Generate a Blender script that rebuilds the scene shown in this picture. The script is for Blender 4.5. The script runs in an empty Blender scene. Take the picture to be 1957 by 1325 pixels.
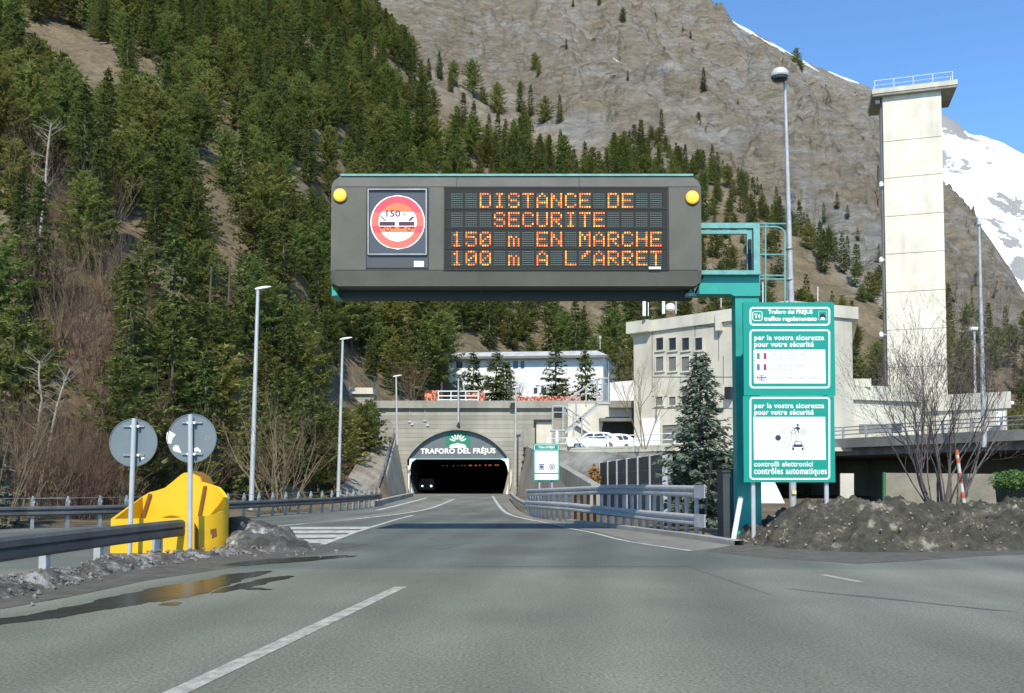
import bpy, bmesh, math, random
from mathutils import Vector, Matrix, noise
R = math.radians
random.seed(7)
SC = bpy.context.scene
COL = SC.collection

# ------------------------------------------------------------------ camera, sky, sun, exposure
F, CX, PY, HOR, EYE = 1750.0, 978.5, 846.0, 926.0, 1.4
TH = math.atan((HOR - PY) / F)
CT, ST = math.cos(TH), math.sin(TH)
cam = bpy.data.cameras.new("camera"); camo = bpy.data.objects.new("camera", cam); COL.objects.link(camo)
camo.location = (0, 0, EYE); camo.rotation_euler = (R(90) + TH, 0, 0)
cam.sensor_width = 36.0; cam.lens = 36.0 * F / 1957.0
cam.shift_y = (PY - 662.5) / 1957.0
cam.clip_start = 0.1; cam.clip_end = 20000
SC.camera = camo
SUN_EL, SUN_AZ = R(47), R(-3)          # sun behind the viewer, a touch to the left
w = bpy.data.worlds.new("World"); SC.world = w; w.use_nodes = True
nt = w.node_tree; nt.nodes.clear()
sky = nt.nodes.new("ShaderNodeTexSky"); sky.sky_type = 'NISHITA'; sky.sun_disc = False
sky.sun_elevation = SUN_EL; sky.sun_rotation = R(180) + R(3); sky.altitude = 1200; sky.air_density = 1.0; sky.dust_density = 0.2; sky.ozone_density = 5.0
bg = nt.nodes.new("ShaderNodeBackground"); bg.inputs[1].default_value = 0.15
ow = nt.nodes.new("ShaderNodeOutputWorld")
gain = nt.nodes.new("ShaderNodeMix"); gain.data_type = 'RGBA'; gain.blend_type = 'MULTIPLY'; gain.inputs[0].default_value = 1; gain.inputs[7].default_value = (0.95, 1.19, 1.27, 1)
nt.links.new(sky.outputs[0], gain.inputs[6]); nt.links.new(gain.outputs[2], bg.inputs[0]); nt.links.new(bg.outputs[0], ow.inputs[0])
sl = bpy.data.lights.new("sun", 'SUN'); sl.energy = 4.2; sl.angle = R(0.5); sl.color = (1.0, 0.935, 0.80)
so = bpy.data.objects.new("sun", sl); COL.objects.link(so)
sdir = Vector((math.sin(SUN_AZ) * math.cos(SUN_EL), -math.cos(SUN_AZ) * math.cos(SUN_EL), math.sin(SUN_EL)))
so.rotation_euler = sdir.to_track_quat('Z', 'Y').to_euler(); so.location = (0, -20, 60)
SC.view_settings.view_transform = 'Standard'; SC.view_settings.look = 'None'
SC.view_settings.exposure = 0.42; SC.view_settings.gamma = 1.0
SC.render.engine = 'CYCLES'
SC.cycles.max_bounces = 5; SC.cycles.use_denoising = True

# ------------------------------------------------------------------ pixel <-> place helpers
def P(x, y, D):
    u = (x - CX) / F; v = (PY - y) / F
    t = D / (CT - v * ST)
    return Vector((u * t, D, EYE + (ST + v * CT) * t))
def col_of(x, y):
    v = (PY - y) / F
    return CX + (x - CX) / (CT - v * ST)
def tan_of(y):
    v = (PY - y) / F
    return (ST + v * CT) / (CT - v * ST)
def sstep(a, b, t):
    t = min(1.0, max(0.0, (t - a) / (b - a))); return t * t * (3 - 2 * t)
def zg(Y):
    return 0.47 * sstep(28, 90, Y)
def G(x, y, dz=0.0):
    k = tan_of(y); Y = 20.0
    for _ in range(60):
        z = zg(Y); Yn = (z - EYE) / k if k < -1e-5 else 500.0
        Y += (min(max(Yn, 1.0), 300.0) - Y) * 0.6
    u = (x - CX) / F; v = (PY - y) / F
    return Vector((u * Y / (CT - v * ST), Y, zg(Y) + dz))
def lerp(a, b, t): return a + (b - a) * t
def interp(tab, c):
    if c <= tab[0][0]: return tab[0][1:]
    for i in range(len(tab) - 1):
        a, b = tab[i], tab[i + 1]
        if c <= b[0]:
            t = (c - a[0]) / (b[0] - a[0])
            return tuple(lerp(p, q, t) for p, q in zip(a[1:], b[1:]))
    return tab[-1][1:]

# ------------------------------------------------------------------ mesh helpers
WLOC = {}
class MB:
    def __init__(s): s.v = []; s.f = []
    def add(s, vs, fs):
        n = len(s.v); s.v += [Vector(p) for p in vs]; s.f += [tuple(i + n for i in f) for f in fs]; return s
    def box(s, c, d, rz=0.0, m=None):
        hx, hy, hz = d[0] / 2, d[1] / 2, d[2] / 2
        vs = [Vector((sx * hx, sy * hy, sz * hz)) for sz in (-1, 1) for sy in (-1, 1) for sx in (-1, 1)]
        M = m if m is not None else Matrix.Rotation(rz, 3, 'Z')
        vs = [M @ p + Vector(c) for p in vs]
        return s.add(vs, [(0, 2, 3, 1), (4, 5, 7, 6), (0, 1, 5, 4), (2, 6, 7, 3), (0, 4, 6, 2), (1, 3, 7, 5)])
    def box2(s, a, b):
        return s.box([(a[i] + b[i]) / 2 for i in range(3)], [abs(b[i] - a[i]) for i in range(3)])
    def prism(s, pts, d):
        n = len(pts); d = Vector(d); pts = [Vector(p) for p in pts]
        vs = pts + [p + d for p in pts]
        return s.add(vs, [tuple(range(n))[::-1], tuple(range(n, 2 * n))] + [(i, (i + 1) % n, n + (i + 1) % n, n + i) for i in range(n)])
    def quad(s, *p): return s.add(p, [tuple(range(len(p)))])
    def tube(s, p0, p1, r0, r1=None, n=8, cap=True):
        r1 = r0 if r1 is None else r1
        p0, p1 = Vector(p0), Vector(p1); t = (p1 - p0)
        if t.length < 1e-6: return s
        t.normalize(); a = t.orthogonal().normalized(); b = t.cross(a)
        vs = [p + (a * math.cos(2 * math.pi * i / n) + b * math.sin(2 * math.pi * i / n)) * r for p, r in ((p0, r0), (p1, r1)) for i in range(n)]
        fs = [(i, (i + 1) % n, n + (i + 1) % n, n + i) for i in range(n)]
        if cap: fs += [tuple(range(n))[::-1], tuple(range(n, 2 * n))]
        return s.add(vs, fs)
    def path(s, pts, r, n=8):
        for a, b in zip(pts[:-1], pts[1:]): s.tube(a, b, r, r, n)
        return s
    def lathe(s, c, prof, n=16, axis='Z'):
        vs = []; fs = []
        for r, h in prof:
            for i in range(n):
                a = 2 * math.pi * i / n
                q = (r * math.cos(a), r * math.sin(a), h)
                if axis == 'Y': q = (q[0], h, q[1])
                vs.append(Vector(q) + Vector(c))
        m = len(prof)
        for j in range(m - 1):
            for i in range(n): fs.append((j * n + i, j * n + (i + 1) % n, (j + 1) * n + (i + 1) % n, (j + 1) * n + i))
        fs += [tuple(range(n))[::-1], tuple((m - 1) * n + i for i in range(n))]
        return s.add(vs, fs)
    def disc(s, c, r, d, n=32):       # disc facing -Y with depth d along +Y
        return s.prism([(c[0] + r * math.cos(2 * math.pi * i / n), c[1], c[2] + r * math.sin(2 * math.pi * i / n)) for i in range(n)], (0, d, 0))
    def build(s, name, mat, parent=None, origin=None, smooth=False, tag=None):
        me = bpy.data.meshes.new(name)
        base = Vector(origin) if origin is not None else Vector((0, 0, 0))
        w0 = WLOC.get(parent.name, Vector((0, 0, 0))) if parent else Vector((0, 0, 0))
        wl = w0 + Vector((0, 0, 0)) if parent and origin is None else base
        me.from_pydata([tuple(p - wl) for p in s.v], [], s.f)
        me.materials.append(mat)
        bm = bmesh.new(); bm.from_mesh(me); bmesh.ops.recalc_face_normals(bm, faces=bm.faces); bm.to_mesh(me); bm.free()
        if smooth: me.polygons.foreach_set('use_smooth', [True] * len(me.polygons))
        o = bpy.data.objects.new(name, me); COL.objects.link(o)
        if parent: o.parent = parent; o.location = wl - w0
        else: o.location = wl
        WLOC[o.name] = wl
        if tag: settag(o, *tag)
        return o
def settag(o, label, cat, group=None):
    o["label"] = label; o["category"] = cat
    if group: o["group"] = group
def thing(name, label, cat, loc=(0, 0, 0), group=None):
    o = bpy.data.objects.new(name, None); COL.objects.link(o); o.location = loc; o.empty_display_size = 0.3
    WLOC[o.name] = Vector(loc); settag(o, label, cat, group); return o
def struct(o, kind='structure'): o["kind"] = kind; return o
def copy_tree(o, parent=None):
    c = o.copy(); COL.objects.link(c)
    if parent: c.parent = parent
    for ch in list(o.children): copy_tree(ch, c)
    return c
def ribbon(mb, pts, wd, dz):
    """flat strip along ground points"""
    L = []; Rr = []
    for i, p in enumerate(pts):
        t = (pts[min(i + 1, len(pts) - 1)] - pts[max(i - 1, 0)]); t.z = 0; t.normalize()
        n = Vector((-t.y, t.x, 0)) * (wd / 2)
        for lst, q in ((L, p + n), (Rr, p - n)): lst.append(Vector((q.x, q.y, zg(q.y) + dz)))
    n = len(L)
    mb.add(L + Rr, [(i, i + 1, n + i + 1, n + i) for i in range(n - 1)])
def densify(pts, step):
    out = [pts[0]]
    for a, b in zip(pts[:-1], pts[1:]):
        k = max(1, int((b - a).length / step))
        for i in range(1, k + 1): out.append(a.lerp(b, i / k))
    return out
def smoothpath(pts, step):
    n = len(pts); out = []
    for i in range(n - 1):
        p0, p1, p2, p3 = pts[max(i - 1, 0)], pts[i], pts[i + 1], pts[min(i + 2, n - 1)]
        k = max(1, int((p2 - p1).length / step))
        for j in range(k):
            t = j / k
            out.append(0.5 * ((2 * p1) + (p2 - p0) * t + (2 * p0 - 5 * p1 + 4 * p2 - p3) * t * t + (3 * p1 - p0 - 3 * p2 + p3) * t ** 3))
    out.append(pts[-1]); return out
def text_mesh(s, bold=0.02, spacing=1.0):
    cu = bpy.data.curves.new("lettering", 'FONT'); cu.body = s; cu.size = 1; cu.offset = bold; cu.extrude = 0.004; cu.space_character = spacing
    cu.resolution_u = 3
    ob = bpy.data.objects.new("lettering", cu)
    me = bpy.data.meshes.new_from_object(ob)
    vs = [v.co.copy() for v in me.vertices]; fs = [tuple(p.vertices) for p in me.polygons]
    bpy.data.objects.remove(ob); bpy.data.curves.remove(cu); bpy.data.meshes.remove(me)
    return vs, fs
def px_text(mb, s, x0, y0, x1, y1, D, bold=0.02, spacing=1.0, slant=0.0, th=0.004):
    """lettering fitted to the rectangle (x0,y0)-(x1,y1) on the plane Y = D"""
    vs, fs = text_mesh(s, bold, spacing)
    ax = min(v.x for v in vs); bx = max(v.x for v in vs); ay = min(v.y for v in vs); by = max(v.y for v in vs)
    a = P(x0, y1, D); b = P(x1, y0, D)
    out = []
    for v in vs:
        tx = (v.x - ax) / (bx - ax); tz = (v.y - ay) / (by - ay)
        out.append(Vector((lerp(a.x, b.x, tx), D - (th if v.z > 0 else 0), lerp(a.z, b.z, tz) + slant * tx)))
    mb.add(out, fs)
def px_rect(mb, x0, y0, x1, y1, D, d):
    a = P(x0, y1, D); b = P(x1, y0, D)
    mb.box2((a.x, D, a.z), (b.x, D + d, b.z))
def rr_pts(x0, y0, x1, y1, r, D, n=6):
    pts = []
    for cx, cy, a0 in ((x1 - r, y0 + r, -90), (x1 - r, y1 - r, 0), (x0 + r, y1 - r, 90), (x0 + r, y0 + r, 180)):
        for i in range(n + 1):
            a = R(a0 + 90 * i / n); pts.append(P(cx + r * math.cos(a), cy + r * math.sin(a), D))
    return pts
def px_rring(mb, x0, y0, x1, y1, r, wd, D, d=0.004):
    o = rr_pts(x0, y0, x1, y1, r, D); i_ = rr_pts(x0 + wd, y0 + wd, x1 - wd, y1 - wd, max(r - wd, 0.5), D); n = len(o)
    dv = Vector((0, -d, 0))
    mb.add([p + dv for p in o] + [p + dv for p in i_] + o + i_,
           [(k, (k + 1) % n, n + (k + 1) % n, n + k) for k in range(n)] + [(k, 2 * n + k, 2 * n + (k + 1) % n, (k + 1) % n) for k in range(n)])

# ------------------------------------------------------------------ materials
MATS = {}
def mat(name, col=(0.5, 0.5, 0.5), rough=0.7, metal=0.0, noise_amt=0.0, nscale=4.0, col2=None, bump=0.0, bscale=20.0, emit=None, estr=0.0, spec=0.5, stretch=None, detail=6.0, randv=0.0, coord='Object'):
    if name in MATS: return MATS[name]
    m = bpy.data.materials.new(name); m.use_nodes = True; MATS[name] = m
    t = m.node_tree; N = t.nodes; L = t.links; b = N["Principled BSDF"]
    b.inputs["Base Color"].default_value = (*col, 1); b.inputs["Roughness"].default_value = rough; b.inputs["Metallic"].default_value = metal
    b.inputs["Specular IOR Level"].default_value = spec
    tc = N.new("ShaderNodeTexCoord"); src = tc.outputs['Object']
    if coord == 'World':
        src = N.new("ShaderNodeNewGeometry").outputs["Position"]
    if stretch:
        mp = N.new("ShaderNodeMapping"); mp.inputs["Scale"].default_value = stretch; L.new(src, mp.inputs[0]); src = mp.outputs[0]
    colout = None
    if col2 is not None or noise_amt > 0:
        nz = N.new("ShaderNodeTexNoise"); nz.inputs["Scale"].default_value = nscale; nz.inputs["Detail"].default_value = detail; nz.inputs["Roughness"].default_value = 0.65
        L.new(src, nz.inputs["Vector"])
        rp = N.new("ShaderNodeMapRange"); rp.inputs[1].default_value = 0.35; rp.inputs[2].default_value = 0.65; L.new(nz.outputs["Fac"], rp.inputs[0])
        mx = N.new("ShaderNodeMix"); mx.data_type = 'RGBA'; L.new(rp.outputs[0], mx.inputs[0])
        c2 = col2 if col2 is not None else tuple(c * (1 - noise_amt) for c in col)
        mx.inputs[6].default_value = (*col, 1); mx.inputs[7].default_value = (*c2, 1); colout = mx.outputs[2]
    if randv > 0:
        oi = N.new("ShaderNodeObjectInfo"); hs = N.new("ShaderNodeHueSaturation")
        mr = N.new("ShaderNodeMapRange"); mr.inputs[3].default_value = 1 - randv; mr.inputs[4].default_value = 1 + randv; L.new(oi.outputs["Random"], mr.inputs[0])
        mh = N.new("ShaderNodeMapRange"); mh.inputs[3].default_value = 0.47; mh.inputs[4].default_value = 0.525
        ml = N.new("ShaderNodeMath"); ml.operation = 'MULTIPLY'; ml.inputs[1].default_value = 7.31; L.new(oi.outputs["Random"], ml.inputs[0])
        fr = N.new("ShaderNodeMath"); fr.operation = 'FRACT'; L.new(ml.outputs[0], fr.inputs[0]); L.new(fr.outputs[0], mh.inputs[0])
        L.new(mh.outputs[0], hs.inputs["Hue"]); L.new(mr.outputs[0], hs.inputs["Value"])
        if colout: L.new(colout, hs.inputs["Color"])
        else: hs.inputs["Color"].default_value = (*col, 1)
        colout = hs.outputs[0]
    if colout: L.new(colout, b.inputs["Base Color"])
    if bump > 0:
        nb = N.new("ShaderNodeTexNoise"); nb.inputs["Scale"].default_value = bscale; nb.inputs["Detail"].default_value = 5; L.new(src, nb.inputs["Vector"])
        bp = N.new("ShaderNodeBump"); bp.inputs["Strength"].default_value = bump; bp.inputs["Distance"].default_value = 0.05; L.new(nb.outputs["Fac"], bp.inputs["Height"]); L.new(bp.outputs[0], b.inputs["Normal"])
    if emit:
        b.inputs["Emission Color"].default_value = (*emit, 1); b.inputs["Emission Strength"].default_value = estr
    return m
def ramp(N, stops):
    r = N.new("ShaderNodeValToRGB"); e = r.color_ramp.elements
    while len(e) > 1: e.remove(e[-1])
    e[0].position = stops[0][0]; e[0].color = (*stops[0][1], 1)
    for p, c in stops[1:]:
        k = e.new(p); k.color = (*c, 1)
    return r

galv = mat("galvanised_steel", (0.50, 0.505, 0.50), 0.5, 0.3, 0.25, 3.0)
rail_dark = mat("shade_dark_rail", (0.13, 0.135, 0.135), 0.45, 0.35, 0.35, 1.5)  # galvanised steel darkened in colour for the shaded rail faces
galv_dull = mat("weathered_steel", (0.36, 0.37, 0.37), 0.55, 0.6, 0.3, 2.0)
rust = mat("rusty_steel", (0.30, 0.13, 0.05), 0.8, 0.2, 0.4, 6.0)
teal = mat("teal_paint", (0.02, 0.33, 0.27), 0.45, 0, 0.18, 1.5)
teal_pale = mat("faded_teal_paint", (0.16, 0.40, 0.37), 0.55, 0, 0.3, 5.0)
signgreen = mat("sign_green", (0.0, 0.27, 0.20), 0.4, 0, 0.08, 1.0)
white = mat("white_film", (0.85, 0.86, 0.85), 0.5)
white_em = mat("white_letters", (0.85, 0.86, 0.80), 0.5)
housing = mat("grey_housing", (0.128, 0.124, 0.102), 0.6, 0, 0, 0.9, col2=(0.098, 0.097, 0.082), spec=0.3)
display = mat("display_black", (0.030, 0.030, 0.027), 0.75, spec=0.2)
ledoff = mat("unlit_dots", (0.10, 0.15, 0.135), 0.5)
led = mat("lit_dots", (0.25, 0.07, 0.01), 0.5, emit=(1.0, 0.17, 0.025), estr=1.15)
ledy = mat("lit_dots_yellow", (0.3, 0.14, 0.02), 0.5, emit=(1.0, 0.40, 0.045), estr=1.15)
black = mat("black_matt", (0.012, 0.013, 0.015), 0.6)
blackpl = mat("black_plastic", (0.010, 0.011, 0.013), 0.4)
ring_red = mat("ring_salmon", (0.45, 0.10, 0.07), 0.5, emit=(1.0, 0.13, 0.07), estr=0.42)
ring_dk = mat("ring_crimson", (0.4, 0.04, 0.06), 0.5, emit=(0.8, 0.05, 0.09), estr=0.42)
disp_white = mat("display_white", (0.6, 0.6, 0.6), 0.5, emit=(1, 0.90, 0.92), estr=0.5)
disp_orange = mat("display_orange", (0.45, 0.12, 0.04), 0.5, emit=(1.0, 0.19, 0.055), estr=0.42)
lamp_yellow = mat("lit_yellow_lens", (0.85, 0.55, 0.05), 0.3, emit=(1.0, 0.60, 0.06), estr=0.6)
yellow = mat("yellow_plastic", (0.80, 0.46, 0.008), 0.5, 0, 0.10, 1.4, bump=0.08, bscale=6)
yellow_in = mat("yellow_plastic_worn", (0.76, 0.44, 0.015), 0.55, 0, 0.2, 1.2)
signback = mat("sign_back_grey", (0.16, 0.19, 0.205), 0.55, 0.1, 0.08, 2.0)
peel = mat("bare_patch", (0.8, 0.8, 0.75), 0.6)
rustmark = mat("ring_mark", (0.32, 0.28, 0.12), 0.7)
pole_m = mat("pale_pole", (0.55, 0.56, 0.55), 0.5, 0.3, 0.2, 2.0)
lamp_cover = mat("lamp_cover", (0.75, 0.76, 0.75), 0.4)
orange_net = mat("orange_net", (0.62, 0.15, 0.06), 0.8, 0, 0, 1.6, col2=(0.55, 0.33, 0.25))
glass = mat("dark_glass", (0.035, 0.045, 0.06), 0.12, 0, 0.3, 0.6)
glass_blind = mat("window_blind", (0.16, 0.165, 0.165), 0.4)
carwhite = mat("car_white", (0.82, 0.83, 0.83), 0.25)
tyre = mat("tyre", (0.015, 0.015, 0.016), 0.85)
rim_m = mat("rim", (0.35, 0.35, 0.36), 0.35, 0.8)
redlens = mat("red_lens", (0.5, 0.02, 0.02), 0.3)
greenpaint = mat("green_paint", (0.03, 0.15, 0.06), 0.5)
mesh_green = mat("dark_mesh_green", (0.02, 0.065, 0.05), 0.6)
white_wall = mat("white_render", (0.80, 0.80, 0.78), 0.85, 0, 0.1, 0.6)
beigewall = mat("beige_wall", (0.30, 0.27, 0.20), 0.9, 0, 0.35, 0.8, bump=0.3, bscale=5)
roofing = mat("roof_sheet", (0.55, 0.56, 0.55), 0.5, 0.1, 0.3, 1.0)
soundpanel = mat("slate_panel", (0.06, 0.065, 0.072), 0.7, 0, 0.3, 2.0)
tunneldark = mat("unlit_lining", (0.010, 0.011, 0.011), 0.9, 0, 0.4, 1.0)  # near-black colour stands in for the dark of the tunnel interior
bark = mat("bark", (0.13, 0.10, 0.075), 0.95, 0, 0.4, 6.0)
birchbark = mat("birch_bark", (0.40, 0.35, 0.27), 0.9, 0, 0.5, 5.0)
twig_grey = mat("grey_twigs", (0.16, 0.135, 0.115), 0.95, 0, 0.3, 3.0, randv=0.15)
twig_brown = mat("brown_twigs", (0.17, 0.105, 0.07), 0.95, 0, 0.35, 3.0, randv=0.25)
twig_tan = mat("tan_twigs", (0.20, 0.15, 0.085), 0.95, 0, 0.35, 3.0, randv=0.2)
def needle_mat(name, c1, c2, nscale, rv):
    m = mat(name, c1, 0.8, 0, 0, nscale, col2=c2, randv=rv, spec=0.2)
    N = m.node_tree.nodes; L = m.node_tree.links; b = N["Principled BSDF"]
    src = b.inputs["Base Color"].links[0].from_socket
    tr = N.new("ShaderNodeBsdfTranslucent"); L.new(src, tr.inputs[0]); mx = N.new("ShaderNodeMixShader"); mx.inputs[0].default_value = 0.35
    L.new(b.outputs[0], mx.inputs[1]); L.new(tr.outputs[0], mx.inputs[2]); L.new(mx.outputs[0], N["Material Output"].inputs[0]); return m
needle_pine = needle_mat("pine_needles", (0.27, 0.28, 0.082), (0.17, 0.215, 0.066), 0.8, 0.28)
needle_dark = needle_mat("spruce_needles", (0.185, 0.205, 0.062), (0.11, 0.145, 0.046), 0.8, 0.25)
needle_blue = needle_mat("blue_spruce_needles", (0.25, 0.29, 0.21), (0.155, 0.195, 0.145), 1.5, 0.05)
leaf_green = mat("evergreen_leaves", (0.07, 0.15, 0.015), 0.6, 0, 0, 2.0, col2=(0.03, 0.075, 0.01))
leaf_orange = mat("orange_leaves", (0.35, 0.16, 0.02), 0.8, 0, 0.4, 3.0)

def concrete(name, col, dirt=0.35, lines=None, streak=True):
    """weathered concrete; lines = spacing of the board marks / joints in metres"""
    m = bpy.data.materials.new(name); m.use_nodes = True
    t = m.node_tree; N = t.nodes; L = t.links; b = N["Principled BSDF"]; b.inputs["Roughness"].default_value = 0.9
    pos = N.new("ShaderNodeNewGeometry").outputs["Position"]
    n1 = N.new("ShaderNodeTexNoise"); n1.inputs["Scale"].default_value = 0.35; n1.inputs["Detail"].default_value = 8; L.new(pos, n1.inputs["Vector"])
    mp = N.new("ShaderNodeMapping"); mp.inputs["Scale"].default_value = (1.6, 1.6, 0.12); L.new(pos, mp.inputs[0])
    n2 = N.new("ShaderNodeTexNoise"); n2.inputs["Scale"].default_value = 0.9; n2.inputs["Detail"].default_value = 6; L.new(mp.outputs[0], n2.inputs["Vector"])
    ad = N.new("ShaderNodeMath"); ad.operation = 'MULTIPLY_ADD'; ad.inputs[1].default_value = 0.6 if streak else 0.1; L.new(n2.outputs["Fac"], ad.inputs[0]); L.new(n1.outputs["Fac"], ad.inputs[2])
    mr = N.new("ShaderNodeMapRange"); mr.inputs[1].default_value = 0.62; mr.inputs[2].default_value = 1.0; L.new(ad.outputs[0], mr.inputs[0])
    mx = N.new("ShaderNodeMix"); mx.data_type = 'RGBA'; L.new(mr.outputs[0], mx.inputs[0])
    mx.inputs[6].default_value = (*col, 1); mx.inputs[7].default_value = (*[c * (1 - dirt) for c in col], 1); out = mx.outputs[2]
    if lines:
        sp = N.new("ShaderNodeSeparateXYZ"); L.new(pos, sp.inputs[0])
        nz = N.new("ShaderNodeTexNoise"); nz.inputs["Scale"].default_value = 0.5; L.new(pos, nz.inputs["Vector"])
        dv = N.new("ShaderNodeMath"); dv.operation = 'DIVIDE'; dv.inputs[1].default_value = lines; L.new(sp.outputs[2], dv.inputs[0])
        fr = N.new("ShaderNodeMath"); fr.operation = 'FRACT'; L.new(dv.outputs[0], fr.inputs[0])
        lt = N.new("ShaderNodeMath"); lt.operation = 'LESS_THAN'; lt.inputs[1].default_value = 0.16; L.new(fr.outputs[0], lt.inputs[0])
        fl = N.new("ShaderNodeMath"); fl.operation = 'FLOOR'; L.new(dv.outputs[0], fl.inputs[0])
        wn = N.new("ShaderNodeTexWhiteNoise"); wn.noise_dimensions = '1D'; L.new(fl.outputs[0], wn.inputs["W"])
        mm = N.new("ShaderNodeMath"); mm.operation = 'MULTIPLY'; L.new(lt.outputs[0], mm.inputs[0]); L.new(nz.outputs["Fac"], mm.inputs[1])
        m2 = N.new("ShaderNodeMix"); m2.data_type = 'RGBA'; L.new(mm.outputs[0], m2.inputs[0]); L.new(out, m2.inputs[6]); m2.inputs[7].default_value = (*[c * 0.35 for c in col], 1)
        hv = N.new("ShaderNodeHueSaturation"); mrv = N.new("ShaderNodeMapRange"); mrv.inputs[3].default_value = 0.86; mrv.inputs[4].default_value = 1.08; L.new(wn.outputs[0], mrv.inputs[0]); L.new(mrv.outputs[0], hv.inputs["Value"])
        L.new(m2.outputs[2], hv.inputs["Color"]); out = hv.outputs[0]
    L.new(out, b.inputs["Base Color"])
    nb = N.new("ShaderNodeTexNoise"); nb.inputs["Scale"].default_value = 6; nb.inputs["Detail"].default_value = 5; L.new(pos, nb.inputs["Vector"])
    bp = N.new("ShaderNodeBump"); bp.inputs["Strength"].default_value = 0.25; bp.inputs["Distance"].default_value = 0.05; L.new(nb.outputs["Fac"], bp.inputs["Height"]); L.new(bp.outputs[0], b.inputs["Normal"])
    return m
conc_portal = concrete("board_marked_concrete", (0.36, 0.345, 0.285), 0.32, lines=0.42)
conc_cop = concrete("coping_concrete", (0.33, 0.315, 0.265), 0.4)
conc_build = concrete("building_concrete", (0.56, 0.52, 0.425), 0.26)
conc_pale = concrete("pale_concrete", (0.62, 0.585, 0.48), 0.26)
conc_tower = concrete("tower_concrete", (0.75, 0.70, 0.57), 0.26)
conc_dark = concrete("dark_concrete", (0.20, 0.20, 0.185), 0.4)
conc_rough = concrete("rough_concrete", (0.25, 0.245, 0.22), 0.55)
conc_wing = concrete("wing_concrete", (0.34, 0.325, 0.275), 0.4)
lunette_m = mat("lunette_metal", (0.17, 0.19, 0.195), 0.5, 0.3, 0.2, 1.5)

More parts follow.
